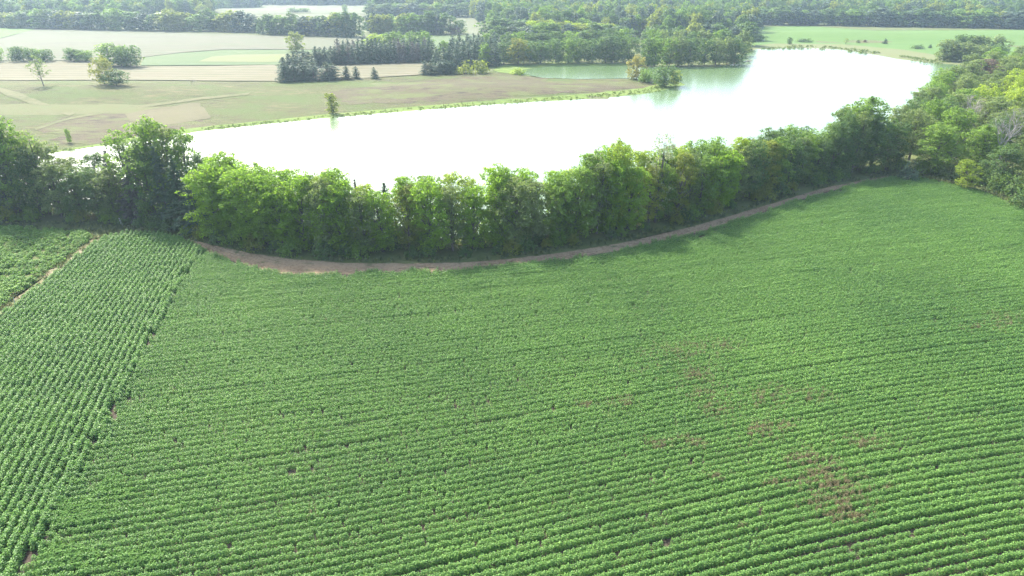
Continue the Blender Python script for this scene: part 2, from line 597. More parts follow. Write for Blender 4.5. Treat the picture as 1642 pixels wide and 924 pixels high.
HEAD_DIR = np.array(at(108, 620)[:2]) - np.array(at(0, 797)[:2])
HEAD_DIR /= np.linalg.norm(HEAD_DIR)
edge_a, edge_b = np.array(at(0, 512)[:2]), np.array(at(165, 384)[:2])
FIELD = [tuple(edge_b), tuple(edge_a), tuple(edge_a + (edge_a - edge_b) * 1.9 + np.array([2.0, 0])), (-62, 20), (70, 20), (125, 100)] + \
        [at(*p)[:2] for p in [(1642, 337), (1570, 308), (1520, 297), (1470, 287), (1425, 286)]] + STRIP_LO[::-1][1:] + [at(*p)[:2] for p in [(255, 377), (200, 376)]]
HEADLAND = [at(*p)[:2] for p in [(330, 398), (300, 440), (262, 510), (222, 590), (170, 690), (110, 790), (60, 890)]] + [(-36, 20), (-120, 20), (-120, 140), (-60, 140)]
WEEDS = [tuple(edge_b + [-1.8, -1.0]), tuple(edge_a + [-1.8, 0]), tuple(edge_a + (edge_a - edge_b) * 1.9), (-140, 40), (-160, 116)] + [at(*p)[:2] for p in [(-120, 371), (0, 366), (80, 367), (150, 374)]]

# ------------------------------------------------------------------ ground sheets
G = lambda *a: a
m_grass = ground_mat('meadow_grass', [(0.30, (0.060, 0.072, 0.026)), (0.45, (0.092, 0.096, 0.038)), (0.6, (0.080, 0.104, 0.034)), (0.75, (0.116, 0.112, 0.056))], 0.02, 0.5, bump=0.3)
m_meadow = ground_mat('dry_meadow', [(0.38, (0.036, 0.043, 0.014)), (0.46, (0.074, 0.070, 0.029)), (0.52, (0.065, 0.081, 0.022)), (0.60, (0.113, 0.099, 0.045))], 0.030, 0.30, 0.36,
                      (0.5, 1.5, 1), 0.15, bump=0.7, patch=(0.035, 0.47, 0.58, (0.065, 0.090, 0.022)))
m_knoll = ground_mat('brown_knoll', [(0.39, (0.036, 0.031, 0.018)), (0.5, (0.082, 0.068, 0.038)), (0.59, (0.070, 0.078, 0.026))], 0.05, 0.35, 0.36, (0.5, 1.6, 1), 0.1, bump=0.6,
                     patch=(0.05, 0.50, 0.60, (0.085, 0.100, 0.032)))
m_stubble = ground_mat('straw_stubble', [(0.34, (0.096, 0.086, 0.052)), (0.5, (0.140, 0.124, 0.077)), (0.64, (0.112, 0.112, 0.055))], 0.03, 0.35, 0.4, (0.25, 2.2, 1), 0.03, (6, 1.53, (0.070, 0.078, 0.034), 1.4))
m_bare = ground_mat('pale_bare_field', [(0.36, (0.066, 0.074, 0.044)), (0.46, (0.100, 0.096, 0.062)), (0.54, (0.078, 0.094, 0.046)), (0.63, (0.110, 0.102, 0.068))], 0.02, 0.25, 0.5, (0.3, 2.0, 1), -0.05, stripes=(9, 1.5, (0.066, 0.078, 0.042), 0.9))
m_hay = ground_mat('green_hay', [(0.3, (0.052, 0.088, 0.033)), (0.5, (0.067, 0.102, 0.036)), (0.7, (0.088, 0.111, 0.046))], 0.03, 0.4, 0.5, (0.4, 1.8, 1), 0.05)
m_pasture = ground_mat('green_pasture', [(0.3, (0.056, 0.111, 0.023)), (0.5, (0.073, 0.132, 0.028)), (0.7, (0.088, 0.144, 0.033))], 0.02, 0.3, 0.5, (0.35, 1.8, 1), 0.0)
m_margin = ground_mat('hill_margin', [(0.3, (0.088, 0.112, 0.037)), (0.5, (0.112, 0.129, 0.048)), (0.7, (0.109, 0.109, 0.058))], 0.04, 0.3, 0.5, (0.4, 1.6, 1))
m_farfield = ground_mat('far_pale_field', [(0.3, (0.073, 0.088, 0.044)), (0.5, (0.090, 0.102, 0.050)), (0.7, (0.108, 0.105, 0.065))], 0.012, 0.1, 0.6, (0.4, 1.6, 1))
m_soil = ground_mat('field_soil', [(0.3, (0.037, 0.030, 0.021)), (0.5, (0.059, 0.047, 0.034)), (0.7, (0.093, 0.073, 0.053))], 0.1, 2.5, 0.35, bump=0.06)
m_strip = ground_mat('tilled_strip', [(0.30, (0.082, 0.057, 0.032)), (0.43, (0.163, 0.119, 0.069)), (0.56, (0.237, 0.177, 0.107)), (0.70, (0.142, 0.112, 0.059))], 0.2, 2.4, 0.4, bump=0.16, patch=(0.35, 0.55, 0.68, (0.073, 0.086, 0.032)))
m_path = ground_mat('sandy_track', [(0.3, (0.160, 0.152, 0.064)), (0.52, (0.150, 0.126, 0.072)), (0.55, (0.232, 0.192, 0.132)), (0.7, (0.104, 0.116, 0.044))], 0.14, 1.2, 0.6, bump=0.1, patch=(0.45, 0.46, 0.56, (0.072, 0.090, 0.030)))
m_verge = ground_mat('verge_grass', [(0.3, (0.050, 0.070, 0.022)), (0.5, (0.085, 0.105, 0.034)), (0.7, (0.120, 0.115, 0.050))], 0.1, 1.5, bump=0.15)
m_shore = ground_mat('shore_grass', [(0.34, (0.055, 0.085, 0.018)), (0.45, (0.090, 0.140, 0.025)), (0.55, (0.110, 0.160, 0.031)), (0.66, (0.115, 0.120, 0.038))], 0.08, 0.5, bump=0.3)
m_faint = ground_mat('faint_track', [(0.38, (0.060, 0.072, 0.024)), (0.5, (0.090, 0.096, 0.038)), (0.62, (0.107, 0.101, 0.048))], 0.06, 0.5, 0.4, bump=0.2)
m_mown = ground_mat('mown_plot', [(0.38, (0.078, 0.072, 0.034)), (0.5, (0.108, 0.096, 0.050)), (0.62, (0.098, 0.096, 0.040))], 0.05, 0.5, 0.45, (1, 1, 1), 0, (1.6, 0.5, (0.060, 0.062, 0.026), 1.3))

sheet('ground', [(-1700, 5), (1700, 5), (1700, 2600), (-1700, 2600)], -0.30, m_grass, 26)
sheet('field', FIELD, 0.0, m_soil, 5)
sheet('field_weedy', WEEDS, 0.0, m_verge, 5, 0.3)
sheet('verge', BELT + [tuple(EAST[i]) for i in range(len(EAST))] + [(170, 60), (150, 60)] + [tuple(np.array(p) + [-1.0, -2.2]) for p in reversed(EAST[1:])] + [at(*p)[:2] for p in [(1425, 285)]]
      + STRIP_HI[1:] + [at(*p)[:2] for p in [(255, 379), (165, 386), (80, 369), (0, 368), (-120, 372), (-330, 372)]], -0.02, m_verge, 4, 0.25)
BANK = [p for p in BELT] + [tuple(p) for p in EAST[1:]] + [(330, 120), (420, 330)] + [at(*p)[:2] for p in [(1640, 104), (1545, 126), (1480, 165), (1415, 232), (1300, 280), (1100, 335), (900, 370), (700, 386), (500, 384), (330, 357), (0, 330), (-200, 325)]]
sheet('bank', BANK, -0.06, m_verge, 7)


def ribbon(name, lo, hi, mat, across=26, step=0.5):
    """the tilled strip with its shallow furrows running along it"""
    def rs(line, n):
        P = np.array(line)
        c = np.concatenate([[0], np.cumsum(np.linalg.norm(np.diff(P, axis=0), axis=1))])
        q = np.linspace(0, c[-1], n)
        return np.stack([np.interp(q, c, P[:, 0]), np.interp(q, c, P[:, 1])], 1)
    n = 360
    a, b_ = rs(lo, n), rs(hi[::-1], n)
    rg = np.random.default_rng(4)
    w_ = np.linspace(0, 1, across)[None, :, None]
    q = a[:, None] * (1 - w_) + b_[:, None] * w_
    q += rg.normal(0, 0.05, q.shape)
    wid = np.linalg.norm(a - b_, axis=1)[:, None]
    z = 0.05 + 0.085 * np.sin(wid * w_[..., 0] * 2 * math.pi / 0.76) * np.clip(wid / 2, 0, 1) + rg.normal(0, 0.018, q.shape[:2])
    z[:, 0] = z[:, -1] = -0.02
    V = np.concatenate([q, z[..., None]], 2)
    i = np.arange(n - 1)[:, None] * across + np.arange(across - 1)[None]
    F = np.stack([i, i + across, i + across + 1, i + 1], -1)[..., ::-1]
    me = mesh_from(name, V, F, [mat])
    if me.polygons[0].normal.z < 0:
        me.flip_normals()
    o = obj(name, me)
    o['kind'] = 'structure'


ribbon('strip', [(p[0], p[1] - 0.5) for p in STRIP_LO], STRIP_HI, m_strip)
trk_c = [np.array(at(*p)[:2]) for p in [(172, 379), (150, 392), (118, 415), (92, 440), (62, 470), (30, 492), (0, 516)]] + [edge_a + (edge_a - edge_b) * 1.0]
wd_ = [2.2, 2.2, 2.0, 2.4, 2.8, 2.6, 2.6, 2.0]
sheet('track', [tuple(p + [w * 0.35, 0]) for p, w in zip(trk_c, wd_)] + [tuple(p - [w * 0.75, 0]) for p, w in zip(trk_c[::-1], wd_[::-1])], 0.03, m_path, 2, 0.2)

# beyond the lake
sheet('meadow', wpoly([(-420, 300), (-140, 268), (0, 258), (100, 242), (230, 224), (320, 210), (430, 198), (540, 187), (650, 178), (760, 169), (860, 162), (950, 156), (1030, 149), (1075, 142), (1097, 136),
                       (1080, 129), (1000, 126), (930, 127), (870, 125), (838, 119), (800, 112), (740, 118), (600, 125), (450, 131), (300, 131), (0, 131), (-420, 133)]), -0.10, m_meadow, 6, 0.4)
sheet('knoll', wpoly([(520, 150), (580, 140), (680, 130), (760, 122), (830, 121), (900, 130), (1000, 131), (1040, 137), (980, 148), (860, 152), (760, 158), (640, 165), (560, 168)]), -0.04, m_knoll, 3.5, 2.0)
sheet('knoll_left', wpoly([(55, 208), (100, 190), (190, 176), (240, 172), (330, 196), (350, 200), (320, 207), (230, 221), (140, 232), (95, 226)]), -0.04, m_knoll, 3.5, 1.6)
sheet('mown_plot', wpoly([(200, 183), (260, 172), (318, 164), (330, 178), (338, 190), (280, 199), (225, 205), (208, 194)]), 0.0, m_mown, 3, 0.7)
sheet('grass_track', wpoly([(-100, 132), (0, 141), (40, 152), (90, 172), (122, 181), (112, 186), (70, 174), (25, 158), (0, 147), (-100, 138)]), 0.0, m_faint, 5, 0.5)
sheet('mown_path', wpoly([(55, 206), (110, 189), (190, 174), (300, 159), (400, 149), (400, 152), (300, 163), (190, 178), (110, 192), (58, 209)]), 0.02, m_faint, 5, 0.5)
sheet('shore_grass_strip', wpoly([(40, 254), (100, 240), (150, 232), (230, 218), (320, 204), (430, 193), (540, 182), (650, 172), (760, 163), (860, 156), (950, 150), (1030, 142), (1075, 128), (1101, 136),
                                  (1075, 144), (1030, 151), (950, 158), (860, 164), (760, 171), (650, 180), (540, 189), (430, 200), (320, 212), (230, 226), (150, 237), (100, 244)]), 0.0, m_shore, 4, 0.5)
sheet('stubble_field', wpoly([(-420, 102), (0, 99), (150, 98), (240, 107), (440, 104), (452, 118), (446, 130), (300, 129), (0, 129), (-420, 131)]), 0.0, m_stubble, 8, 0.2)
sheet('stubble_field_east', wpoly([(500, 108), (560, 104), (700, 100), (720, 104), (670, 120), (600, 124), (560, 128), (480, 128)]), 0.0, m_stubble, 8, 0.2)
sheet('hay_field', wpoly([(225, 105), (232, 92), (290, 85), (360, 80), (480, 80), (620, 80), (620, 101), (450, 104)]), 0.02, m_hay, 8, 0.3)
sheet('hay_field_worn', wpoly([(318, 99), (340, 91), (380, 88), (450, 87), (520, 86), (520, 98), (420, 100)]), 0.10, m_margin, 8, 0.5)
sheet('bare_field', wpoly([(-420, 97), (0, 97), (150, 97), (225, 92), (290, 84), (360, 79), (500, 79), (600, 79), (640, 60), (590, 55), (420, 52), (250, 47), (70, 42), (0, 62), (-420, 80)]), -0.05, m_bare, 9, 0.3)
sheet('young_crop_field', wpoly([(-420, 78), (0, 61), (68, 43.5), (0, 40), (-420, 38)]), 0.0, m_pasture, 9, 0.2)
sheet('far_field', wpoly([(395, 40), (420, 24), (520, 22), (600, 24), (760, 24), (790, 40), (770, 60), (700, 64), (600, 58)]), -0.08, m_farfield, 14, 0.5)
sheet('far_strip_field', wpoly([(350, 16), (360, 8), (480, 6), (600, 8), (740, 12), (740, 23), (520, 21), (400, 22)]), -0.08, m_farfield, 16, 0.5)
sheet('clearing', wpoly([(560, 70), (600, 58), (700, 56), (790, 56), (760, 72), (700, 78)]), 0.0, m_hay, 9, 0.4)
sheet('lawn_inlet', wpoly([(790, 112), (812, 103), (900, 100), (1000, 101), (1010, 106), (930, 107), (868, 110), (850, 122), (800, 116)]), 0.02, m_shore, 7, 0.5)
sheet('wood_floor', wpoly([(640, 116), (700, 121), (790, 116), (812, 104), (900, 101), (1000, 103), (1090, 107), (1160, 107), (1190, 98), (1200, 80), (1215, 48), (1215, 12), (760, 12), (740, 60), (690, 80)]), -0.12, m_verge, 14, 0.6)
sheet('band_floor', wpoly([(-400, 48), (0, 45), (250, 51), (412, 56), (500, 60), (582, 61), (582, 42), (412, 30), (330, 33), (250, 31), (0, 34), (-400, 34)]), 0.05, m_verge, 12, 0.6)
sheet('band_floor_far', wpoly([(585, 56), (640, 58), (720, 58), (750, 57), (750, 44), (640, 40), (585, 40)]), 0.06, m_verge, 12, 0.6)
sheet('hedgerow_floor', wpoly([(585, 27), (745, 29), (748, 19), (585, 17)]), 0.06, m_verge, 14, 0.6)
sheet('ridge_wood_floor', wpoly([(1206, 43), (1300, 42), (1400, 49), (1642, 48), (2000, 46), (2000, 20), (1206, 20)]), 0.06, m_verge, 12, 0.5)
sheet('pasture_hill', wpoly([(1196, 86), (1204, 66), (1210, 42), (1300, 40), (1400, 47), (1642, 45), (2050, 44), (2050, 110), (1700, 100), (1600, 104), (1535, 103), (1440, 95), (1385, 85), (1340, 79), (1280, 77), (1212, 79)]), -0.05, m_pasture, 8, 0.3)
sheet('pasture_margin', wpoly([(1196, 88), (1205, 74), (1240, 70), (1350, 71), (1450, 80), (1520, 92), (1640, 98), (1640, 106), (1535, 105), (1440, 96), (1385, 86), (1340, 80), (1280, 78), (1212, 80)]), 0.0, m_margin, 6, 0.6)

# the lake: murky green water ruffled by a light wind
t = NT('lake_water')
p = t.n('ShaderNodeBsdfPrincipled')
p.inputs['Base Color'].default_value = (0.085, 0.140, 0.050, 1)
p.inputs['Roughness'].default_value = 0.19
p.inputs['IOR'].default_value = 1.36
p.inputs['Specular IOR Level'].default_value = 1.0
b = t.n('ShaderNodeBump')
b.inputs['Strength'].default_value = 0.25
b.inputs['Distance'].default_value = 0.05
t.l(noise(t, pos_map(t, (1, 1, 1), 0.4), 1.3, 4, 0.6), b.inputs['Height'])
t.l(b.outputs[0], p.inputs['Normal'])
m_water = out(t, p.outputs[0])
lake = sheet('lake', LAKE, 0.03, m_water, 12, 0.35, zflat=0.0)
lake['kind'] = 'structure'

# ------------------------------------------------------------------ scattered ground cover (uncountable: one object each)


def clump(seed, n, rad, ht, ls, up=0.6, mat='soy', asp=0.6, fill=0.35):
    r = np.random.default_rng(seed)
    d = unit(r.normal(size=(n, 3)))
    d[:, 2] = np.abs(d[:, 2])
    P = d * r.uniform(fill, 1.0, (n, 1)) ** 0.5 * [rad, rad, ht]
    P[:, 2] = np.maximum(P[:, 2], 0.04)
    N = d * 0.45 + r.normal(0, 0.42, P.shape) + [0, 0, up]
    V, F = leaves(P, N, ls * r.uniform(0.7, 1.3, n), asp, r)
    return mesh_from('clump', V, F, [M[mat]], r.random(n))


def tuft(seed, n, rad, ht, w, mat):
    r = np.random.default_rng(seed)
    P = np.zeros((n, 3))
    a = r.uniform(0, 6.28, n)
    P[:, 0], P[:, 1] = np.cos(a) * rad * r.random(n), np.sin(a) * rad * r.random(n)
    T = np.stack([np.cos(a) * 0.35, np.sin(a) * 0.35, np.ones(n)], 1) + r.normal(0, 0.2, (n, 3))
    s = ht / 2 * r.uniform(0.6, 1.2, n)
    P[:, 2] = s * 0.9
    N = np.stack([np.cos(a), np.sin(a), np.full(n, 0.9)], 1)
    V, F = leaves(P, N, s, w / ht, r, T)
    return mesh_from('tuft', V, F, [M[mat]], r.random(n))


def scatter(name, label, cat, X, Y, scl, protos, idx=None, off=0.0, zsc=None, seed=3):
    """one object of ground cover: points with a rotation and a size, a plant placed on each"""
    r = np.random.default_rng(seed)
    n = len(X)
    col = bpy.data.collections.new(name + '_plants')
    for i, pm in enumerate(protos):
        col.objects.link(bpy.data.objects.new('%s_plant_%02d' % (name, i), pm))
    me = bpy.data.meshes.new(name)
    me.vertices.add(n)
    V = np.stack([X, Y, hn(X, Y) + off], 1).astype(np.float32)
    me.vertices.foreach_set('co', V.ravel())
    for k, v, ty in (('rot', r.uniform(0, 6.283, n), 'FLOAT'), ('scl', scl, 'FLOAT'), ('zsc', scl if zsc is None else zsc, 'FLOAT')):
        me.attributes.new(k, ty, 'POINT').data.foreach_set('value', np.asarray(v, np.float32))
    ii = r.integers(0, len(protos), n) if idx is None else idx
    me.attributes.new('idx', 'INT', 'POINT').data.foreach_set('value', np.asarray(ii, np.int32))
    o = obj(name, me)
    tag(o, label, cat, None, 'stuff')
    ng = bpy.data.node_groups.new(name + '_scatter', 'GeometryNodeTree')
    ng.interface.new_socket('Geometry', in_out='INPUT', socket_type='NodeSocketGeometry')
    ng.interface.new_socket('Geometry', in_out='OUTPUT', socket_type='NodeSocketGeometry')
    N = ng.nodes.new
    gi, go = N('NodeGroupInput'), N('NodeGroupOutput')
    ci = N('GeometryNodeCollectionInfo')
    ci.inputs['Collection'].default_value = col
    ci.inputs['Separate Children'].default_value = True
    ci.inputs['Reset Children'].default_value = True
    ip = N('GeometryNodeInstanceOnPoints')
    ip.inputs['Pick Instance'].default_value = True

    def attr(nm, ty):
        a = N('GeometryNodeInputNamedAttribute')
        a.data_type = ty
        a.inputs['Name'].default_value = nm
        return a.outputs['Attribute']
    cr, cs = N('ShaderNodeCombineXYZ'), N('ShaderNodeCombineXYZ')
    L = ng.links.new
    L(attr('rot', 'FLOAT'), cr.inputs[2])
    s = attr('scl', 'FLOAT')
    L(s, cs.inputs[0]), L(s, cs.inputs[1]), L(attr('zsc', 'FLOAT'), cs.inputs[2])
    L(gi.outputs[0], ip.inputs['Points'])
    L(ci.outputs[0], ip.inputs['Instance'])
    L(attr('idx', 'INT'), ip.inputs['Instance Index'])
    L(cr.outputs[0], ip.inputs['Rotation'])
    L(cs.outputs[0], ip.inputs['Scale'])
    L(ip.outputs[0], go.inputs[0])
    md = o.modifiers.new('scatter', 'NODES')
    md.node_group = ng
    return o


def vnoise(X, Y, sc, seed):
    """smooth value noise 0..1"""
    r = np.random.default_rng(seed)
    g = r.random((64, 64))
    x, y = X * sc + 1000, Y * sc + 1000
    xi, yi = np.floor(x).astype(int), np.floor(y).astype(int)
    fx, fy = x - xi, y - yi
    fx, fy = fx * fx * (3 - 2 * fx), fy * fy * (3 - 2 * fy)
    a = lambda i, j: g[(xi + i) % 64, (yi + j) % 64]
    return (a(0, 0) * (1 - fx) + a(1, 0) * fx) * (1 - fy) + (a(0, 1) * (1 - fx) + a(1, 1) * fx) * fy


def seg_dist(X, Y, line):
    d = np.full(len(X), 1e9)
    for (x1, y1), (x2, y2) in zip(line[:-1], line[1:]):
        dx, dy = x2 - x1, y2 - y1
        u = np.clip(((X - x1) * dx + (Y - y1) * dy) / (dx * dx + dy * dy), 0, 1)
        d = np.minimum(d, np.hypot(X - x1 - u * dx, Y - y1 - u * dy))
    return d


ROW = 0.762
rows_x, rows_y = [], []
sx = np.arange(-70, 130, 0.21)
for k in range(-80, 260):
    v = k * ROW * 1.036 - ((k % 8) - 3.5) * 0.016 + R.normal(0, 0.045)      # eight-row planter passes with slightly wide guess rows
    y = v + 0.27 * sx + 1.1 * np.sin(sx / 30 + v / 34) + 0.8 * np.sin(sx / 17 - v / 26 + 1)
    rows_x.append(sx + R.uniform(-0.06, 0.06, len(sx)))
    rows_y.append(y + R.normal(0, 0.022, len(sx)) + R.normal(0, 0.02))
MX, MY = np.concatenate(rows_x), np.concatenate(rows_y)
k = inside(MX, MY, FIELD) & ~inside(MX + vnoise(MX, MY, 0.7, 71) * 3.0 - 1.2, MY, HEADLAND) & (seg_dist(MX, MY, STRIP_LO[8:]) > 4.2) & (MY > 28)
MX, MY = MX[k], MY[k]
# headland rows
nrm = np.array([-HEAD_DIR[1], HEAD_DIR[0]])
o0 = np.array(at(60, 700)[:2])
hx, hy = [], []
st = np.arange(-60, 90, 0.22)
for k in range(-70, 70):
    bow = 0.00035 * st * st * -1.0 + 0.35 * np.sin(st / 13 + k * 0.05)
    q = o0 + nrm * (k * ROW) + HEAD_DIR * st[:, None] + nrm * bow[:, None]
    hx.append(q[:, 0] + R.normal(0, 0.05, len(st)))
    hy.append(q[:, 1] + R.uniform(-0.06, 0.06, len(st)))
HX, HY = np.concatenate(hx), np.concatenate(hy)
k = inside(HX, HY, FIELD) & inside(HX + vnoise(HX, HY, 0.7, 72) * 3.0 - 1.8, HY, HEADLAND) & (HY > 28)
HX, HY = HX[k], HY[k]
# end rows that follow the tilled strip on the right
ex, ey = [], []
SL = np.array(densify(STRIP_LO[8:], 0.27)[:-200]) if False else None
pl = np.array(STRIP_LO[7:])
seg = np.linalg.norm(np.diff(pl, axis=0), axis=1)
cum = np.concatenate([[0], np.cumsum(seg)])
s = np.arange(0, cum[-1], 0.27)
cx, cy = np.interp(s, cum, pl[:, 0]), np.interp(s, cum, pl[:, 1])
tx, ty = np.gradient(cx), np.gradient(cy)
q = np.hypot(tx, ty)
for k in range(0, 6):
    d = 0.35 + k * ROW
    ex.append(cx + ty / q * d)
    ey.append(cy - tx / q * d)
EX, EY = np.concatenate(ex), np.concatenate(ey)
k = inside(EX, EY, FIELD)
EX, EY = EX[k], EY[k]
X = np.concatenate([MX, HX, EX])
Y = np.concatenate([MY, HY, EY])
gu, gw = X * math.cos(0.265) + Y * math.sin(0.265), -X * math.sin(0.265) + Y * math.cos(0.265)
vig = vnoise(X, Y, 0.11, 1) * 0.45 + vnoise(gu * 0.22, gw * 1.31, 1.0, 2) * 0.55
gu, gw = X * math.cos(0.265) + Y * math.sin(0.265), -X * math.sin(0.265) + Y * math.cos(0.265)
gapn = vnoise(gu * 0.45, gw * 1.7, 0.9, 3) * 0.6 + vnoise(X, Y, 0.22, 4) * 0.4
keep = (gapn + R.normal(0, 0.03, len(X)) > 0.065) & (R.random(len(X)) > 0.04)
BARE = [(470, 760, 24, 4), (500, 757, 10, 3), (700, 735, 5, 2), (800, 738, 6, 3), (505, 822, 3, 6), (340, 848, 5, 3), (282, 860, 4, 3), (345, 822, 3, 3), (170, 523, 8, 4), (750, 872, 3, 5),
        (733, 908, 3, 4), (525, 675, 7, 5), (490, 720, 8, 4), (160, 690, 4, 3), (1110, 745, 8, 4), (1215, 815, 7, 5), (1150, 895, 6, 4), (1600, 900, 8, 5), (1150, 740, 5, 3), (945, 705, 5, 4),
        (1150, 372, 22, 2.5), (1165, 368, 14, 2.5), (800, 429, 26, 3), (480, 441, 30, 4), (620, 440, 40, 3), (900, 417, 30, 2.5), (1040, 392, 30, 2.5), (700, 438, 24, 3), (380, 418, 24, 4), (1120, 382, 40, 2), (640, 458, 10, 3), (1270, 330, 18, 2)]
for bx, by, rw, rh in BARE:
    x0, y0, _ = at(bx, by)
    wx = 0.42 * rw * px_scale(y0, by)
    wy = 0.5 * abs(at(bx, by - rh)[1] - y0)
    th = 0.26
    u, w = (X - x0) * math.cos(th) + (Y - y0) * math.sin(th), -(X - x0) * math.sin(th) + (Y - y0) * math.cos(th)
    keep &= ~((u / wx) ** 2 + (w / max(wy, 0.30)) ** 2 < R.uniform(0.2, 1.3, len(X)))
keep &= seg_dist(X, Y, STRIP_LO) > 2.3 * vnoise(X, Y, 0.28, 88) * vnoise(X, Y, 0.9, 89) + R.normal(0, 0.15, len(X))
X, Y, vig = X[keep], Y[keep], vig[keep]
scl = (0.84 + 0.34 * vig + R.normal(0, 0.045, len(X))) * np.where(inside(X, Y, HEADLAND), 1.36, 1.0)
scatter('soybean_crop', 'dense green soybean plants in curving rows across the field', 'crop', X, Y, scl, [clump(500 + i, 105, 0.235, 0.76, 0.060, 0.55) for i in range(6)], zsc=scl * (0.93 + 0.2 * R.random(len(X))))

# brown seed heads over the crop
PATCH = [(1090, 572, 46, 14), (1150, 560, 30, 10), (1110, 605, 34, 12), (1150, 660, 24, 12), (1000, 650, 18, 8), (940, 655, 12, 5), (1130, 635, 30, 10), (1215, 695, 34, 16), (1260, 690, 14, 8), (1062, 718, 26, 10), (1110, 715, 18, 8),
         (1290, 740, 30, 9), (1330, 780, 44, 18), (1345, 815, 40, 14), (1380, 715, 32, 10), (1370, 835, 30, 7), (1310, 755, 30, 10), (1420, 790, 12, 5), (1610, 520, 30, 12), (1560, 530, 20, 6), (1240, 780, 16, 5), (1150, 770, 16, 6), (1230, 640, 26, 14), (1300, 640, 30, 10),
         (170, 520, 5, 2), (530, 520, 12, 6), (280, 630, 8, 4), (1190, 850, 20, 6), (500, 825, 10, 8), (1020, 600, 26, 8)]
wx_, wy_ = [], []
for i, (bx, by, rw, rh) in enumerate(PATCH):
    n = int(rw * rh * (0.85 if i < 24 else 0.22))
    a, q = R.uniform(0, 6.28, n), R.random(n) ** 0.6 * R.uniform(0.5, 2.1, n)
    for u, w in zip(bx + np.cos(a) * q * rw, by + np.sin(a) * q * rh):
        x, y, _ = at(u, w)
        wx_.append(x)
        wy_.append(y)
WX, WY = np.array(wx_), np.array(wy_)
k = vnoise(WX, WY, 0.9, 9) * 0.4 + vnoise(WX, WY, 2.6, 8) * 0.6 > 0.45
WX, WY = WX[k], WY[k]
scatter('brown_weeds', 'reddish brown weed seed heads standing above the soybeans in patches', 'weeds', WX, WY, R.uniform(0.4, 0.95, len(WX)), [clump(540 + i, 22, 0.16, 0.52, 0.055, 0.3, 'pigweed', 0.4, 0.5) for i in range(3)], off=0.38)

# pale vines sprawling over the crop on the left
VP = [(60, 680, 60, 26), (40, 640, 40, 14), (170, 780, 60, 22), (130, 830, 60, 24), (100, 905, 60, 24), (40, 840, 40, 20), (150, 560, 26, 12), (210, 560, 22, 10), (60, 560, 26, 10), (220, 900, 40, 14), (130, 720, 30, 12), (20, 600, 26, 12), (120, 640, 30, 10), (240, 590, 14, 6), (80, 605, 26, 8),
      (1205, 792, 5, 3), (690, 795, 8, 4), (510, 705, 6, 3), (230, 470, 26, 10), (200, 400, 30, 8), (250, 405, 26, 7)]
wx_, wy_ = [], []
for bx, by, rw, rh in VP:
    n = int(rw * rh * 0.16) + 3
    a, q = R.uniform(0, 6.28, n), np.sqrt(R.random(n)) * R.uniform(0.5, 1.2, n)
    for u, w in zip(bx + np.cos(a) * q * rw, by + np.sin(a) * q * rh):
        x, y, _ = at(u, w)
        wx_.append(x)
        wy_.append(y)
WX, WY = np.array(wx_), np.array(wy_)
k = (vnoise(WX, WY, 0.6, 19) > 0.45) & inside(WX, WY, FIELD)
WX, WY = WX[k], WY[k]
scatter('vine_weeds', 'pale green vines sprawling over the crop rows by the field edge', 'weeds', WX, WY, R.uniform(0.6, 1.2, len(WX)), [clump(560 + i, 24, 0.42, 0.30, 0.085, 0.8, 'vine', 0.75, 0.3) for i in range(3)], off=0.42)


def fill(poly, dens, seed, nz=None):
    r = np.random.default_rng(seed)
    A = np.array(poly)
    lo, hi = A.min(0), A.max(0)
    n = int((hi[0] - lo[0]) * (hi[1] - lo[1]) * dens)
    x, y = r.uniform(lo[0], hi[0], n), r.uniform(lo[1], hi[1], n)
    k = inside(x, y, poly)
    x, y = x[k], y[k]
    if nz:
        k = vnoise(x, y, nz[0], seed) > nz[1]
        x, y = x[k], y[k]
    return x, y


x, y = fill(WEEDS, 2.6, 21)
k = (x > -125) & (seg_dist(x, y, [tuple(p) for p in trk_c]) > 1.3)
x, y = x[k], y[k]
q = 0.7 + 0.7 * vnoise(x, y, 0.4, 5)
k = vnoise(x, y, 0.5, 55) > 0.12
scatter('squash_crop', 'broad leaved bright green crop with yellowish patches beside the sandy track', 'crop', x[k], y[k], q[k], [clump(580 + i, 44, 0.52, 0.60, 0.125, 0.75, 'squash', 0.7, 0.3) for i in range(4)])

tufts_g = [tuft(600 + i, 26, 0.30, 0.75, 0.05, 'grass_blade') for i in range(3)]
tufts_s = [tuft(610 + i, 20, 0.9, 0.8, 0.16, 'shore_blade') for i in range(3)]
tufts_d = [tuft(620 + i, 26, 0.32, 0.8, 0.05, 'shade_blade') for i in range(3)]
tufts_y = [tuft(630 + i, 24, 0.3, 0.6, 0.045, 'dry_blade') for i in range(3)]

# verge between belt and strip, and at the corner
VERGE = BELT + EAST[1:] + [tuple(np.array(p) + [-1.6, -2.6]) for p in reversed(EAST[1:])] + [at(1425, 285)[:2]] + STRIP_HI[1:] + [at(*p)[:2] for p in [(255, 379), (165, 386), (80, 369), (0, 368), (-120, 372), (-330, 372)]]
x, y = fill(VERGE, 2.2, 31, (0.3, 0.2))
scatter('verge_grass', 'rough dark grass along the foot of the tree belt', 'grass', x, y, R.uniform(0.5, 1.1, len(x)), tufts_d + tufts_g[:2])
x, y = fill([tuple(p + [w * 0.8, 0]) for p, w in zip(trk_c, wd_)] + [tuple(p - [w * 1.2, 0]) for p, w in zip(trk_c[::-1], wd_[::-1])], 3.0, 33, (0.55, 0.30))
scatter('track_grass', 'tufts of dry and green grass growing on the sandy track', 'grass', x, y, R.uniform(0.5, 1.0, len(x)), tufts_g + tufts_y)
x, y = fill(FIELD, 0.5, 35)
k = (seg_dist(x, y, STRIP_HI) < 3.5) & ~inside(x, y, STRIP_LO + STRIP_HI)
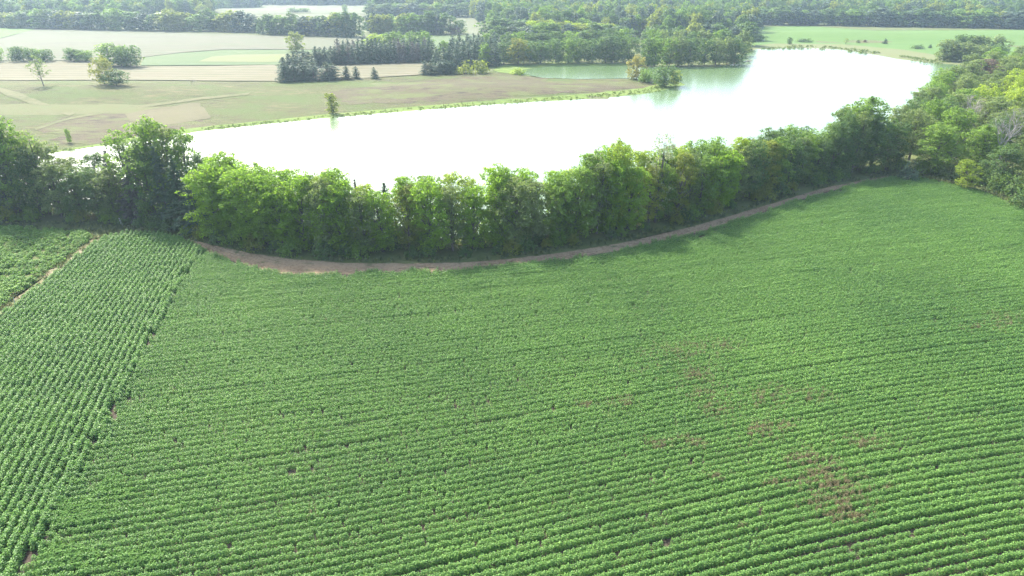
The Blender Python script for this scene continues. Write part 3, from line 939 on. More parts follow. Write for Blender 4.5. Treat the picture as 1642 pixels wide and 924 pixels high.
# far shore reeds
SH = wpoly([(40, 256), (100, 241), (150, 234), (230, 220), (320, 206), (430, 195), (540, 184), (650, 174), (760, 165), (860, 158), (950, 152), (1030, 144), (1078, 131), (1103, 136),
            (1075, 144), (1030, 151), (950, 158), (860, 164), (760, 171), (650, 180), (540, 189), (430, 200), (320, 212), (230, 226), (150, 237), (100, 244)])
x, y = fill(SH, 0.6, 37, (0.12, 0.3))
scatter('shore_reeds', 'bright green grass and reeds lining the far shore of the lake', 'reeds', x, y, R.uniform(0.3, 0.9, len(x)), tufts_s, zsc=R.uniform(0.3, 0.8, len(x)))
x, y = fill(wpoly([(1196, 90), (1200, 80), (1280, 74), (1340, 76), (1385, 81), (1440, 90), (1500, 97), (1560, 101), (1570, 110), (1490, 103), (1440, 97), (1385, 87), (1340, 81), (1280, 79), (1212, 81)]), 0.22, 39, (0.08, 0.3))
scatter('hill_reeds', 'green reeds along the lake edge below the pasture hill', 'reeds', x, y, R.uniform(0.8, 1.6, len(x)), tufts_s)

# ------------------------------------------------------------------ the lakeside belt


def walk(line, step, jit, rng):
    P = np.array(line)
    sg = np.linalg.norm(np.diff(P, axis=0), axis=1)
    cm = np.concatenate([[0], np.cumsum(sg)])
    s = np.arange(step / 2, cm[-1], step) + rng.uniform(-jit, jit, int(np.ceil((cm[-1] - step / 2) / step)))
    x, y = np.interp(s, cm, P[:, 0]), np.interp(s, cm, P[:, 1])
    x2, y2 = np.interp(s + 0.5, cm, P[:, 0]), np.interp(s + 0.5, cm, P[:, 1])
    x1, y1 = np.interp(s - 0.5, cm, P[:, 0]), np.interp(s - 0.5, cm, P[:, 1])
    q = np.maximum(np.hypot(x2 - x1, y2 - y1), 1e-6)
    return x, y, -(y2 - y1) / q, (x2 - x1) / q


TOP = np.array([(-300, 200), (-60, 200), (0, 190), (30, 187), (60, 212), (100, 245), (140, 252), (180, 236), (210, 205), (235, 195), (290, 196), (310, 245), (335, 250), (365, 246), (400, 260), (450, 268), (500, 270), (545, 275),
                (580, 296), (600, 286), (640, 272), (690, 274), (735, 282), (790, 272), (830, 268), (870, 270), (905, 270), (930, 243), (985, 230), (1010, 245), (1060, 240), (1110, 226), (1150, 226), (1190, 222), (1220, 212),
                (1245, 208), (1290, 203), (1325, 205), (1345, 172), (1400, 165), (1440, 170)], float)
top_at = lambda px: float(np.interp(px, TOP[:, 0], TOP[:, 1]))

LOOK = {'leaf_maple': 'bright green leafy', 'leaf_green': 'mid green leafy', 'leaf_dark': 'dark green leafy', 'leaf_grey': 'grey green leafy', 'leaf_olive': 'olive green leafy', 'leaf_lime': 'yellow green leafy',
        'leaf_yellow': 'yellow', 'leaf_orange': 'orange tinged', 'leaf_brown': 'brownish leafed', 'leaf_pale': 'pale thin leafed', 'needle': 'dark conifer', 'needle_blue': 'blue green conifer', 'needle_rust': 'browned sparse conifer'}
rb = np.random.default_rng(5)
count = {'front': 0, 'rear': 0}


def belt_row(row, off, step, jit, hfac):
    x, y, nx, ny = walk(BELT, step, jit, rb)
    for i in range(len(x)):
        d = off + rb.uniform(-0.7, 0.7)
        X0, Y0 = x[i] + nx[i] * d, y[i] + ny[i] * d
        px, _ = project(X0, Y0, 8)
        if px < -110 or px > 1432:
            continue
        tp = top_at(px)
        ht = height_to(X0, Y0, tp) * hfac * rb.uniform(0.91, 1.05)
        ht = max(5.5, min(ht, 20))
        u = rb.random()
        if px < 325:                                # mixed end of the belt
            if row == 'front':
                if 20 < px < 95 or (u < 0.5 and px < 240):
                    kind, mat = 'round', ('leaf_dark' if rb.random() < 0.6 else 'leaf_grey')
                else:
                    kind, mat = 'fir', ('needle_rust' if u < 0.75 else 'needle_blue') if px < 240 else ('needle' if u < 0.6 else 'needle_blue')
                ht *= 0.88
                wd = (5.6 if kind == 'fir' else 6.8) * rb.uniform(0.95, 1.15)
            else:
                kind, mat = 'airy', ('leaf_green' if u < 0.45 else ('leaf_grey' if u < 0.8 else 'leaf_dark'))
                if 150 < px < 205 and u > 0.4:
                    kind, mat = 'fir', 'needle_rust'
                wd = (7.2 if kind == 'airy' else 5.4) * rb.uniform(0.95, 1.2)
        elif px < 470:
            kind, mat, wd = 'maple', 'leaf_maple', 7.2 * rb.uniform(0.95, 1.15)
        elif px < 1200:
            if u < 0.52:
                kind, mat = 'maple', 'leaf_maple' if rb.random() < 0.6 else 'leaf_green'
            elif u < 0.68:
                kind, mat = 'round', 'leaf_green' if row == 'rear' else 'leaf_grey'
            elif u < 0.92:
                kind, mat = 'airy', ('leaf_olive' if rb.random() < 0.5 else 'leaf_grey') if row == 'front' else 'leaf_lime'
            else:
                kind, mat = ('airy', 'leaf_grey') if row == 'front' else ('fir', 'needle')
            wd = (4.2 if kind == 'fir' else 6.3) * rb.uniform(0.9, 1.2)
        else:
            kind, mat = ('round', 'leaf_dark' if u < 0.45 else 'leaf_green') if u < 0.75 else (('airy', 'leaf_grey') if u < 0.9 else ('maple', 'leaf_olive'))
            wd = 6.8 * rb.uniform(0.9, 1.2)
        if kind == 'fir' and 330 < px < 1240:
            ht *= 0.9
        count[row] += 1
        what = LOOK[mat] + ('' if kind == 'fir' else ' tree')
        lab = f"{what}, {nth(count[row])} from the left in the {row} row of the lakeside belt"
        plant(True, kind, X0, Y0, ht, wd, mat, lab, f'trees in the {row} row of the lakeside belt')


belt_row('front', 3.5, 3.7, 0.7, 0.86)
belt_row('rear', 6.9, 3.8, 0.8, 1.0)

# trees of the belt that stand out
for px, py, tp, wpx, kind, mat, lab in [
        (988, 366, 229, 62, 'round', 'leaf_lime', 'round pale lime tree rising above the belt beside a thin whitish tree'),
        (950, 368, 238, 46, 'sparse', 'leaf_pale', 'thin see-through pale tree left of the round lime tree above the belt'),
        (1050, 356, 219, 66, 'sparse', 'leaf_pale', 'thin whitish half bare tree right of the round lime tree above the belt'),
        (268, 352, 191, 96, 'airy', 'leaf_green', 'tallest broad green tree standing over the dark conifers near the strip end'),
        (34, 345, 186, 84, 'airy', 'leaf_green', 'tall leafy tree beside the squash field at the far left end of the belt'),
        (80, 343, 212, 56, 'sparse', 'leaf_grey', 'silvery grey tree next to the tall leafy tree over the squash field'),
        (1425, 262, 172, 60, 'round', 'leaf_grey', 'grey green tree filling the inner corner between the belt and the wood'),
        (1395, 272, 190, 60, 'round', 'leaf_dark', 'dark green tree low in front of the spreading tree at the field corner'),
        (1372, 268, 158, 82, 'round', 'leaf_green', 'big spreading light green tree above the field corner at the lake'),
        (578, 384, 289, 30, 'fir', 'needle_rust', 'narrow dark spire conifer poking up in the dip of the belt')]:
    x, y, z = at(px, py)
    plant(True, kind, x, y, height_to(x, y, tp), wpx * px_scale(y, (py + tp) / 2), mat, lab, None)

# undergrowth shrubs along the foot of the belt
x, y, nx, ny = walk(BELT, 3.0, 1.2, rb)
n = 0
for i in range(len(x)):
    px, py = project(x[i], y[i], 0)
    if -60 < px < 1680 and rb.random() < 0.8:
        n += 1
        mat = rb.choice(['leaf_dark', 'leaf_green', 'leaf_olive', 'leaf_dark'])
        s = rb.uniform(0.55, 1.15)
        plant(True, 'shrub', x[i] + nx[i] * rb.uniform(0.6, 1.6), y[i] + ny[i] * rb.uniform(0.6, 1.6), 2.6 * s, 3.6 * s, mat,
              f"low {LOOK[mat]} bush, {nth(n)} from the left along the foot of the tree belt", 'bushes along the foot of the tree belt')

x, y, nx, ny = walk(BELT, 3.2, 1.0, rb)
n = 0
for i in range(len(x)):
    px, py = project(x[i], y[i], 0)
    if -60 < px < 1425:
        n += 1
        mat = rb.choice(['leaf_dark', 'leaf_green', 'leaf_grey'])
        s = rb.uniform(0.8, 1.25)
        d = rb.uniform(4.6, 6.0)
        plant(True, 'shrub', x[i] + nx[i] * d, y[i] + ny[i] * d, 3.6 * s, 4.0 * s, mat,
              f"{LOOK[mat]} understorey bush, {nth(n)} from the left between the two belt rows", 'understorey bushes inside the tree belt')
n = 0
x, y, nx, ny = walk(EAST, 2.4, 0.8, rb)
for i in range(len(x)):
    px, py = project(x[i], y[i], 0)
    if 1380 < px < 1720:
        n += 1
        mat = rb.choice(['leaf_dark', 'leaf_green', 'leaf_grey', 'leaf_dark'])
        s = rb.uniform(0.8, 1.35)
        d = rb.uniform(0.8, 3.0)
        plant(True, 'shrub', x[i] + nx[i] * d, y[i] + ny[i] * d, 3.0 * s, 3.8 * s, mat,
              f"tall {LOOK[mat]} bush, {nth(n)} from the corner along the edge of the wood", 'bushes along the edge of the corner wood')

# ------------------------------------------------------------------ the wood at the right
EDGE = EAST
WOOD = [tuple(np.array(p) + [1.5, 2.5]) for p in EAST[:6]] + [at(*p)[:2] for p in [(1900, 300), (1900, 118), (1680, 106), (1600, 122), (1560, 142), (1505, 160), (1475, 188), (1440, 228), (1420, 258)]]
pts = []
tries = 0
while tries < 6000 and len(pts) < 120:
    tries += 1
    a = np.array(WOOD)
    p = rb.uniform(a.min(0), a.max(0))
    if not inside(np.array([p[0]]), np.array([p[1]]), WOOD)[0]:
        continue
    if all(np.hypot(p[0] - q[0], p[1] - q[1]) > 7.4 for q in pts) and -60 < project(p[0], p[1], 6)[0] < 1720:
        pts.append(p)
pts.sort(key=lambda p: p[1])
layers = {}
for p in pts:
    L = min(11, int(seg_dist(np.array([p[0]]), np.array([p[1]]), EAST)[0] // 7))
    layers.setdefault(L, []).append(p)
LAY = ['outermost rank', 'second rank', 'third rank', 'fourth rank', 'fifth rank', 'rearmost ranks']
for L, ps in layers.items():
    ps.sort(key=lambda p: project(p[0], p[1], 6)[0])
    for i, p in enumerate(ps):
        u = rb.random()
        if p[1] > 185:
            kind, mat = ('round', 'leaf_lime') if (u < 0.5 and project(p[0], p[1], 8)[0] > 1560 and p[1] < 235) else (('airy', 'leaf_grey') if u < 0.62 else (('round', 'leaf_green') if u < 0.85 else ('airy', 'leaf_grey')))
        else:
            kind, mat = ('round', 'leaf_grey') if u < 0.28 else (('round', 'leaf_green') if u < 0.55 else (('airy', 'leaf_grey') if u < 0.72 else (('round', 'leaf_dark') if u < 0.95 else ('maple', 'leaf_olive'))))
        ht = rb.uniform(10.5, 13.5) * (0.8 if L == 0 else 1.0)
        plant(True, kind, p[0], p[1], ht, rb.uniform(8.0, 10.6), mat, f"{LOOK[mat]} tree, {nth(i + 1)} from the lake in {nth(L + 1)} rank of the corner wood", 'trees of the wood at the field corner')
for px, py, tp, wpx, kind, mat, lab, tmat in [
        (1592, 285, 172, 60, 'bare', 'leaf_pale', 'leafless grey tree with pale spreading branches inside the field corner wood', 'bark_pale'),
        (1545, 232, 152, 44, 'bare', 'leaf_pale', 'small leafless grey tree below the yellow green crowns of the field corner wood', 'bark_pale'),
        (1545, 304, 258, 42, 'airy', 'leaf_lime', 'small yellowish tree at the field edge of the corner wood', None),
        (1517, 158, 110, 52, 'round', 'leaf_green', 'single dark green tree standing at the lake edge behind the corner wood', None),
        (1574, 150, 96, 62, 'airy', 'leaf_brown', 'brownish grey thinning tree behind the lake edge tree', None),
        (1612, 145, 94, 50, 'round', 'leaf_olive', 'olive tree between the brownish tree and the dark green clump', None),
        (1648, 148, 96, 60, 'round', 'leaf_dark', 'dark green rounded tree behind the corner wood beside an olive tree', None),
        (1455, 290, 262, 34, 'shrub', 'needle_blue', 'blue green rounded bush at the very corner of the soybean field', None),
        (1638, 334, 302, 44, 'shrub', 'leaf_dark', 'large dark bush at the field edge below the corner wood', None)]:
    x, y, z = at(px, py)
    plant(True, kind, x, y, height_to(x, y, tp), wpx * px_scale(y, (py + tp) / 2), mat, lab, None, trunk_mat=tmat)

# ------------------------------------------------------------------ single trees and groups beyond the lake
for px, py, tp, wpx, kind, mat, lab, lean in [
        (70, 137, 90, 32, 'open', 'leaf_grey', 'slender leaning grey green tree alone on the meadow before the straw field', -0.10),
        (168, 135, 92, 36, 'wide', 'leaf_yellow', 'yellow tree on the meadow before the straw field', 0),
        (187, 137, 113, 40, 'wide', 'leaf_dark', 'dark green low tree touching the yellow tree', 0),
        (308, 137, 124, 8, 'bare', 'leaf_grey', 'tiny leafless snag at the edge of straw field and meadow', 0),
        (475, 83, 52, 34, 'round', 'leaf_olive', 'round olive tree alone at the edge of the pale bare field', 0),
        (534, 182, 149, 22, 'tall', 'leaf_olive', 'upright bushy tree alone on the far shore with its reflection', 0),
        (112, 229, 207, 9, 'tall', 'leaf_green', 'tiny upright bush on the bare knoll near the left shore', 0),
        (601, 126, 108, 15, 'fir', 'needle_blue', 'small pale conifer alone in the middle of the straw field', 0),
        (556, 127, 106, 19, 'fir', 'needle', 'left conifer of the close pair on the straw field', 0),
        (571, 126, 107, 15, 'fir', 'needle', 'right smaller conifer of the close pair on the straw field', 0),
        (1020, 127, 90, 34, 'round', 'leaf_orange', 'orange tinged round tree on the tip of the peninsula', 0),
        (1034, 132, 112, 26, 'wide', 'leaf_green', 'mid green bush between the orange tree and the dark round bush', 0),
        (1064, 139, 106, 46, 'wide', 'leaf_dark', 'dark round bush at the water on the tip of the peninsula', 0),
        (1082, 138, 113, 18, 'wide', 'leaf_olive', 'small olive bush at the outer end of the peninsula', 0),
        (831, 104, 63, 38, 'round', 'leaf_yellow', 'yellowing tree at the front of the wood above the inlet', 0),
        (925, 98, 72, 16, 'tall', 'leaf_olive', 'slim yellowish tree before the dark oaks above the inlet', 0),
        (738, 54, 32, 24, 'round', 'leaf_dark', 'small dark tree alone in the far pale field beyond the conifers', 0),
        (728, 55, 42, 20, 'round', 'leaf_brown', 'brownish small tree beside the lone dark tree in the far field', 0),
        (553, 19, 8, 10, 'tall', 'leaf_green', 'small far tree alone on the pale strip field', 0),
        (1266, 71, 60, 10, 'round', 'leaf_dark', 'small dark tree on the pasture shore with a reflection below', 0),
        (1356, 71, 62, 12, 'open', 'leaf_olive', 'thin olive sapling pair on the pasture margin', 0),
        (1376, 69, 64, 7, 'round', 'leaf_grey', 'tiny grey bush right of the olive sapling on the pasture', 0),
        (1387, 68, 64, 7, 'round', 'leaf_brown', 'tiny brownish bush on the pasture margin above the reeds', 0),
        (1419, 70, 62, 9, 'fir', 'needle', 'tiny pointed dark tree alone on the pasture slope', 0),
        (1491, 77, 71, 6, 'fir', 'needle', 'tiny dark bush left of the big dark clump on pasture', 0)]:
    x, y, z = at(px, py)
    plant(False, kind, x, y, height_to(x, y, tp), wpx * px_scale(y, (py + tp) / 2), mat, lab, None, lean=lean)
for px, py, tp, wpx, mat, lab in [
        (1290, 67, 62, 26, 'leaf_dark', 'low dark brush heap on the pasture near the lake'),
        (1472, 78, 72, 20, 'leaf_dark', 'flat dark bush on the pasture margin before the dark clump'),
        (830, 119, 110, 22, 'leaf_lime', 'bright lime bush at the head of the inlet'),
        (770, 117, 96, 26, 'leaf_olive', 'olive rounded bush before the conifers, left one of two'),
        (745, 118, 99, 24, 'leaf_olive', 'olive rounded bush before the conifers, right against the dark firs'),
        (470, 19, 13, 22, 'leaf_dark', 'far low bush on the pale strip field, left of a pair'),
        (487, 19, 13, 20, 'leaf_dark', 'far low bush on the pale strip field, right of a pair'),
        (1215, 66, 54, 20, 'leaf_dark', 'dark bush where the pasture meets the lake wood'),
        (1192, 82, 66, 34, 'leaf_olive', 'olive bush at the lake where wood and pasture meet')]:
    x, y, z = at(px, py)
    plant(False, 'shrub', x, y, height_to(x, y, tp), wpx * px_scale(y, (py + tp) / 2), mat, lab, None)


MASSPTS = []


def group_of(rows, label, group, kinds, mass=False):
    """rows: (px0, px1, n, base at px0, base at px1, top at px0, top at px1, width px); label gets the ordinal"""
    for w, (x0, x1, n, b0, b1, t0, t1, wpx) in rows:
        for i in range(n):
            u = (i + 0.5) / n
            px = x0 + (x1 - x0) * u + rb.uniform(-0.25, 0.25) * (x1 - x0) / n
            pb = b0 + (b1 - b0) * u + rb.uniform(-0.5, 0.5)
            tp = t0 + (t1 - t0) * u + rb.uniform(-1.5, 1.5)
            x, y, z = at(px, pb)
            kind, mat = kinds[rb.integers(len(kinds))]
            if mass:
                MASSPTS.append((x, y, 1.2 * wpx * rb.uniform(0.88, 1.25) * px_scale(y, (pb + tp) / 2) / 10.5, height_to(x, y, tp) / 13 * rb.uniform(0.9, 1.15)))
                continue
            what = LOOK[mat] + ('' if kind == 'fir' else ' tree')
            plant(False, kind, x, y, height_to(x, y, tp), wpx * rb.uniform(0.88, 1.2) * px_scale(y, (pb + tp) / 2), mat, label.format(what=what, n=nth(i + 1), row=w), group)


group_of([('clipped', (-30, 0, 2, 98, 98, 76, 76, 26)), ('long', (16, 86, 5, 98, 98, 75, 79, 24)), ('short', (104, 146, 3, 98, 98, 76, 82, 24))],
         '{what}, {n} from left in the {row} hedge row by straw field', 'hedge trees beside the straw field', [('wide', 'leaf_dark'), ('wide', 'leaf_green')])
group_of([('big', (165, 222, 3, 106, 107, 70, 74, 36))], '{what}, {n} from the left in the clump behind the yellow tree', 'clump of trees behind the yellow tree', [('round', 'leaf_green'), ('wide', 'leaf_dark')])
group_of([('front', (452, 545, 6, 131, 127, 102, 101, 30)), ('rear', (458, 528, 8, 112, 105, 86, 79, 22)), ('middle', (450, 505, 5, 122, 118, 93, 92, 26))],
         '{what}, {n} from the left in the {row} row of the left firs', 'conifers at the left end of the plantation', [('fir', 'needle_blue'), ('fir', 'needle')])
group_of([('front', (505, 697, 26, 104, 98, 76, 66, 17)), ('rear', (540, 692, 20, 95, 91, 64, 61, 17))],
         '{what}, {n} from the left in the {row} row of the long plantation', 'conifers of the long plantation', [('fir', 'needle'), ('fir', 'needle_rust'), ('fir', 'needle')])
group_of([('front', (678, 732, 5, 120, 118, 98, 98, 20))], '{what}, {n} from the left in the low row before the lake wood', 'low conifers before the lake wood', [('fir', 'needle_blue'), ('fir', 'needle')])
group_of([('front', (695, 800, 10, 113, 104, 78, 66, 22)), ('second', (700, 800, 10, 101, 94, 68, 58, 22)), ('rear', (720, 810, 8, 90, 84, 58, 50, 22))],
         '{what}, {n} from the left in the {row} row of the green firs', 'green conifers of the lake wood', [('fir', 'needle_blue'), ('fir', 'needle'), ('fir', 'needle_blue'), ('tall', 'leaf_green')])
group_of([('rear', (590, 690, 5, 84, 82, 55, 50, 36))], '{what}, {n} from the left rising behind the long plantation', 'trees rising behind the plantation', [('round', 'leaf_lime'), ('round', 'leaf_green')])
group_of([('front', (800, 1015, 11, 103, 100, 68, 58, 36)), ('second', (800, 1010, 10, 92, 88, 54, 46, 36)), ],
         '{what}, {n} from the left in the {row} rank above the inlet', 'trees of the wood above the inlet', [('round', 'leaf_dark'), ('round', 'leaf_green'), ('wide', 'leaf_dark'), ('tall', 'leaf_dark'), ('round', 'leaf_dark')])
group_of([('third', (790, 1000, 10, 78, 72, 40, 42, 36)), ('fourth', (780, 990, 9, 62, 58, 30, 34, 34)), ('third', (1030, 1205, 8, 78, 72, 40, 42, 32))], '', '', [('round', 'leaf_dark')], True)
group_of([('yellow topped', (845, 985, 9, 74, 70, 32, 40, 36))], '{what}, {n} from the left among the yellow topped crowns above the inlet', 'yellow topped trees above the inlet', [('round', 'leaf_lime'), ('wide', 'leaf_lime'), ('round', 'leaf_olive')])
group_of([('front', (1025, 1190, 9, 107, 103, 62, 62, 34)), ('second', (1030, 1195, 8, 94, 90, 48, 50, 34))],
         '{what}, {n} from the left in the {row} rank along the lake point', 'trees of the wood on the lake point', [('round', 'leaf_dark'), ('round', 'leaf_dark'), ('round', 'leaf_green'), ('round', 'leaf_grey')])
group_of([('rear', (1520, 1600, 4, 92, 92, 56, 58, 40)), ('front', (1500, 1600, 5, 97, 103, 64, 74, 36))], '{what}, {n} from the left in the {row} of the dark pasture clump', 'dark clump on the pasture',
         [('round', 'leaf_dark'), ('wide', 'leaf_dark'), ('round', 'leaf_grey')])
FK = [('round', 'leaf_dark'), ('round', 'leaf_green'), ('tall', 'leaf_dark'), ('round', 'leaf_grey'), ('wide', 'leaf_olive')]
group_of([('front', (-40, 412, 32, 43, 52, 17, 23, 27))], '{what}, {n} from the left in the long band behind the bare field', 'band of trees behind the bare field', FK, True)
group_of([('front', (420, 576, 15, 55, 59, 27, 25, 25))], '{what}, {n} from the left in the band behind the round olive tree', 'band of trees behind the lone olive tree', FK, True)
group_of([('front', (592, 632, 5, 53, 53, 26, 25, 22)), ('rear', (640, 716, 9, 54, 55, 24, 22, 26))], '{what}, {n} from the left of the far {row} clump behind the plantation', 'far clumps behind the plantation', FK, True)
group_of([('front', (590, 745, 16, 24, 27, 6, 8, 22))], '{what}, {n} from the left in the farthest hedgerow over the pale field', 'farthest hedgerow over the pale field', FK, True)
group_of([('front', (1210, 1660, 26, 39, 46, 15, 18, 30))], '{what}, {n} from the left in the band along the top of the pasture', 'band of trees along the top of the pasture', FK, True)

# ------------------------------------------------------------------ the far woods, one mass
protos = []
rp = np.random.default_rng(77)
for i, mk in enumerate(['leaf_dark', 'leaf_green', 'leaf_dark', 'leaf_olive', 'leaf_dark', 'needle_blue']):
    tm, cm = broadleaf(700 + i, 13, 10.5, 0.02, 18, 9, 11, 0.60, 1.15, 'round', 0.0, mat=mk, far=True)
    protos.append(cm)
MASS = [wpoly([(-400, 36), (0, 36), (200, 37), (240, 30), (330, 34), (350, 14), (415, 12), (415, -12), (-700, -12)]),
        wpoly([(410, 8), (600, 9), (600, 22), (745, 22), (735, 8), (760, 8), (760, -12), (410, -12)]),
        wpoly([(755, 30), (800, 45), (850, 60), (1000, 62), (1205, 66), (1212, 30), (1212, -12), (752, -12)]),
        wpoly([(1206, 36), (1300, 35), (1400, 40), (1660, 41), (2300, 42), (2300, -12), (1206, -12)])]
mx, my = [], []
for i, pg in enumerate(MASS):
    x, y = fill([(min(max(p[0], -1500), 1600), min(p[1], 1500)) for p in pg], 0.020, 90 + i)
    mx.append(x)
    my.append(y)
mx, my = np.concatenate(mx), np.concatenate(my)
GAPS = [(262, 27, 14, 2.5), (985, 44, 14, 2.0), (1113, 26, 16, 2.0), (70, 5, 18, 1.6), (755, 16, 10, 6), (846, 4, 16, 1.5), (1345, 3, 30, 0.8), (1430, 6, 12, 0.6), (1520, 2, 10, 0.5)]
ok = np.ones(len(mx), bool)
for gx, gy, gw, gh in GAPS:
    x0, y0, _ = at(gx, gy + 3)
    ok &= ~((np.abs(mx - x0) < gw * px_scale(y0, gy)) & (my < y0 + 6) & (my > at(gx, gy + 3 + gh + 9)[1]))
mp = np.array(MASSPTS)
scatter('far_woods', 'hazy mass of distant woods reaching to the horizon', 'woods', np.concatenate([mx[ok], mp[:, 0]]), np.concatenate([my[ok], mp[:, 1]]),
        np.concatenate([R.uniform(0.75, 1.25, int(ok.sum())), mp[:, 2]]), protos, zsc=np.concatenate([R.uniform(0.8, 1.35, int(ok.sum())), mp[:, 3]]))

# ------------------------------------------------------------------ buildings far off, stake, fallen tree
M['white_wall'] = plain('white_wall', (0.70, 0.69, 0.66), (0.80, 0.79, 0.77), 0.4)
M['roof_grey'] = plain('roof_grey', (0.40, 0.41, 0.44), (0.52, 0.53, 0.56), 0.5)
M['roof_white'] = plain('roof_white', (0.66, 0.66, 0.66), (0.78, 0.78, 0.78), 0.5)
M['glass_dark'] = plain('glass_dark', (0.03, 0.035, 0.04), (0.05, 0.055, 0.06), 1, 0.15)
M['door_grey'] = plain('door_grey', (0.25, 0.24, 0.23), (0.33, 0.32, 0.30), 1)


def boxmesh(name, bs, mat):
    V, F = [], []
    for x0, x1, y0, y1, z0, z1 in bs:
        n = len(V)
        V += [(x0, y0, z0), (x1, y0, z0), (x1, y1, z0), (x0, y1, z0), (x0, y0, z1), (x1, y0, z1), (x1, y1, z1), (x0, y1, z1)]
        F += [[n + i for i in f] for f in ((3, 2, 1, 0), (4, 5, 6, 7), (0, 1, 5, 4), (1, 2, 6, 5), (2, 3, 7, 6), (3, 0, 4, 7))]
    return mesh_from(name, V, F, [mat])


def house(px, py, w, d, hh, rh, roof, label, name='house', cat='house'):
    x, y, z = at(px, py)
    o = thing(name, label, cat, (x, y, z - 0.3), rnd.uniform(-0.12, 0.12))
    obj('wall', boxmesh('wall', [(-w / 2, w / 2, -d / 2, d / 2, 0, hh)], M['white_wall']), o)
    e = 0.5
    V = [(-w / 2 - e, -d / 2 - e, hh), (w / 2 + e, -d / 2 - e, hh), (w / 2 + e, 0, hh + rh), (-w / 2 - e, 0, hh + rh), (-w / 2 - e, d / 2 + e, hh), (w / 2 + e, d / 2 + e, hh)]
    V += [(a, b_, c + 0.25) for a, b_, c in V]
    F = [[6, 7, 8, 9], [9, 8, 11, 10], [3, 2, 1, 0], [4, 5, 2, 3], [0, 1, 7, 6], [5, 4, 10, 11], [0, 6, 9, 3], [3, 9, 10, 4], [1, 2, 8, 7], [2, 5, 11, 8]]
    obj('roof', mesh_from('roof', V, F, [roof]), o)
    gv = [(-w / 2 + 0.01, -d / 2, hh), (-w / 2 + 0.01, d / 2, hh), (-w / 2 + 0.01, 0, hh + rh - 0.02), (-w / 2 + 0.01, 0, hh + rh - 0.02), (w / 2 - 0.01, -d / 2, hh), (w / 2 - 0.01, d / 2, hh), (w / 2 - 0.01, 0, hh + rh - 0.02), (w / 2 - 0.01, 0, hh + rh - 0.02)]
    me = bpy.data.meshes.new('gable')
    me.from_pydata([gv[i] for i in (0, 1, 2, 4, 5, 6)], [], [(0, 2, 1), (3, 4, 5)])
    me.materials.append(M['white_wall'])
    obj('gable', me, o)
    k = max(2, int(w / 4))
    for i in range(k):
        cx_ = -w / 2 + (i + 0.5) * w / k
        if i == k // 2:
            obj('door', boxmesh('door', [(cx_ - 0.6, cx_ + 0.6, -d / 2 - 0.06, -d / 2 - 0.003, 0.3, 2.5)], M['door_grey']), o)
        else:
            obj('window', boxmesh('window', [(cx_ - 0.6, cx_ + 0.6, -d / 2 - 0.05, -d / 2 - 0.003, 1.2, 2.5)], M['glass_dark']), o)
    return o


house(70, 7, 30, 12, 4.5, 4.5, M['roof_grey'], 'long pale roofed house among the farthest trees over the young crop field')
house(262, 31, 10, 8, 3.6, 2.2, M['roof_white'], 'small white shed showing in the gap of the long tree band', 'shed', 'shed')
house(982, 50, 18, 9, 5.5, 2.6, M['roof_white'], 'white roofed low building in the wood above the inlet', 'farm_building', 'building')
house(1113, 30, 16, 9, 5, 4.0, M['roof_grey'], 'grey roofed house nearly hidden in the wood above the lake point')
house(846, 6, 44, 16, 7.0, 3.0, M['roof_white'], 'long white roofed building at the very top of the woods', 'farm_building', 'building')
house(1348, 6, 40, 14, 6.0, 3.0, M['roof_white'], 'long white building far beyond the pasture band of trees', 'farm_building', 'building')

# bare pale pole of a dead tree above the wood
x, y, z = at(1190, 46)
o = thing('dead_tree', 'bare whitish dead trunk standing above the wood near the pasture', 'tree', (x, y, z))
tb = Tubes()
tb.add([[0, 0, -0.3], [0.2, 0, 6], [0.5, 0.1, 14.5]], [0.45, 0.36, 0.14], 6)
obj('trunk', tb.mesh('trunk', M['bark_pale']), o)
tb = Tubes()
for a in (0.4, 2.4, 3.6, 5.2):
    tb.add([[0.25, 0, 7 + a * 0.8], [0.3 + 1.6 * math.cos(a), 1.6 * math.sin(a), 8.6 + a * 0.8]], [0.14, 0.05], 4)
obj('branches', tb.mesh('branches', M['bark_pale']), o)
# fallen tree at the lake point
x, y, z = at(1190, 101)
o = thing('fallen_tree', 'pale fallen tree lying in the water at the lake point', 'tree', (x, y, 0.2), 0.3)
tb = Tubes()
tb.add([[-4, 0, 0.6], [0, 0.3, 0.5], [5, 0.2, 0.1]], [0.35, 0.28, 0.12], 6)
obj('trunk', tb.mesh('trunk', M['bark_pale']), o)
tb = Tubes()
for i in range(9):
    q = rnd.uniform(-1, 4.5)
    tb.add([[q, 0.2, 0.4], [q + rnd.uniform(0.8, 2.4), rnd.uniform(-2, 2), rnd.uniform(0.2, 2.0)]], [0.13, 0.04], 4)
obj('branches', tb.mesh('branches', M['bark_pale']), o)
# stake on the track
x, y, z = at(26, 493)
o = thing('wooden_stake', 'thin weathered wooden stake standing on the sandy track', 'stake', (x, y, z))
tb = Tubes()
tb.add([[0, 0, -0.3], [0.02, 0.01, 0.8], [0.05, 0.0, 1.5]], [0.05, 0.05, 0.045], 6)
obj('post', tb.mesh('post', M['bark_pale']), o)
# pale leaning stub at the belt
x, y, z = at(195, 361)
o = thing('broken_stub', 'pale broken tree stub leaning out at the foot of the dark conifers', 'stump', (x, y, z))
tb = Tubes()
tb.add([[0.1, 0, -0.2], [0, 0, 0.6], [-0.25, 0.1, 1.3]], [0.16, 0.13, 0.07], 6)
obj('trunk', tb.mesh('trunk', M['bark_pale']), o)

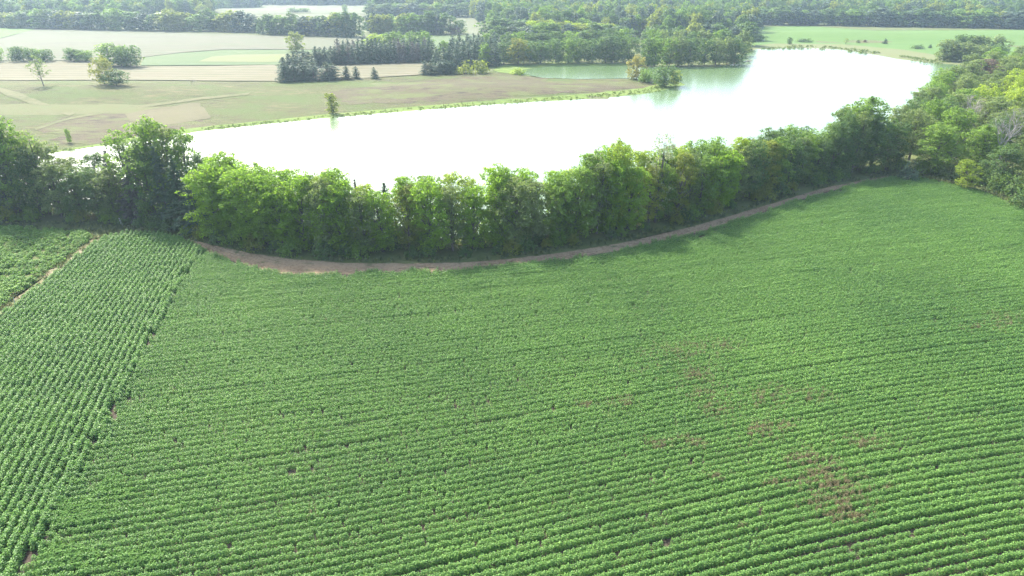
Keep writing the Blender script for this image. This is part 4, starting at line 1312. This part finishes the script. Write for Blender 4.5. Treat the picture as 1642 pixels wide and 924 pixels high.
# ------------------------------------------------------------------ air
t = NT('haze_air')
v = t.n('ShaderNodeVolumePrincipled')
v.inputs['Color'].default_value = (0.62, 0.82, 1.0, 1)
v.inputs['Density'].default_value = 0.00018
v.inputs['Anisotropy'].default_value = 0.35
oo = t.n('ShaderNodeOutputMaterial')
t.l(v.outputs[0], oo.inputs['Volume'])
hz = obj('haze', boxmesh('haze', [(-1800, 1800, -40, 2700, -1.4, 47)], t.m))
tag(hz, 'thin pale summer haze filling the air over the land', 'haze', None, 'stuff')

# ------------------------------------------------------------------ light
SUN_EL, SUN_AZ = math.radians(43), math.radians(-37)       # azimuth from +Y, negative to the left
sd = Vector((math.sin(SUN_AZ) * math.cos(SUN_EL), math.cos(SUN_AZ) * math.cos(SUN_EL), math.sin(SUN_EL)))
sl = bpy.data.lights.new('sun', 'SUN')
sl.energy = 3.2
sl.angle = math.radians(2.5)
sl.color = (1.0, 0.95, 0.87)
so = bpy.data.objects.new('sun', sl)
so.rotation_euler = sd.to_track_quat('Z', 'Y').to_euler()
C.objects.link(so)
w = bpy.data.worlds.new('World')
S.world = w
w.use_nodes = True
nt = w.node_tree
sky = nt.nodes.new('ShaderNodeTexSky')
sky.sky_type = 'NISHITA'
sky.sun_disc = False
sky.sun_elevation = SUN_EL
sky.sun_rotation = SUN_AZ
sky.air_density = 1.0
sky.dust_density = 3.0
sky.ozone_density = 0.7
bg = nt.nodes['Background']
bg.inputs['Strength'].default_value = 0.15
nt.links.new(sky.outputs[0], bg.inputs['Color'])

# ------------------------------------------------------------------ camera and render settings
cd = bpy.data.cameras.new('camera')
cd.sensor_width = 36
cd.lens = 36 * FPX / PW
cd.clip_end = 6000
cd.clip_start = 0.5
co = bpy.data.objects.new('camera', cd)
co.location = (0, 0, CH)
co.rotation_euler = (math.pi / 2 - PITCH, 0, 0)
C.objects.link(co)
S.camera = co
S.view_settings.view_transform = 'Standard'
S.view_settings.look = 'None'
S.view_settings.gamma = 1
S.view_settings.exposure = 2.0
S.cycles.use_denoising = True
S.cycles.denoising_input_passes = 'RGB_ALBEDO_NORMAL'
S.cycles.denoising_prefilter = 'NONE'
S.cycles.max_bounces = 8
S.cycles.diffuse_bounces = 5
S.cycles.glossy_bounces = 2
S.cycles.transmission_bounces = 4
S.cycles.volume_bounces = 0
S.cycles.sample_clamp_indirect = 6
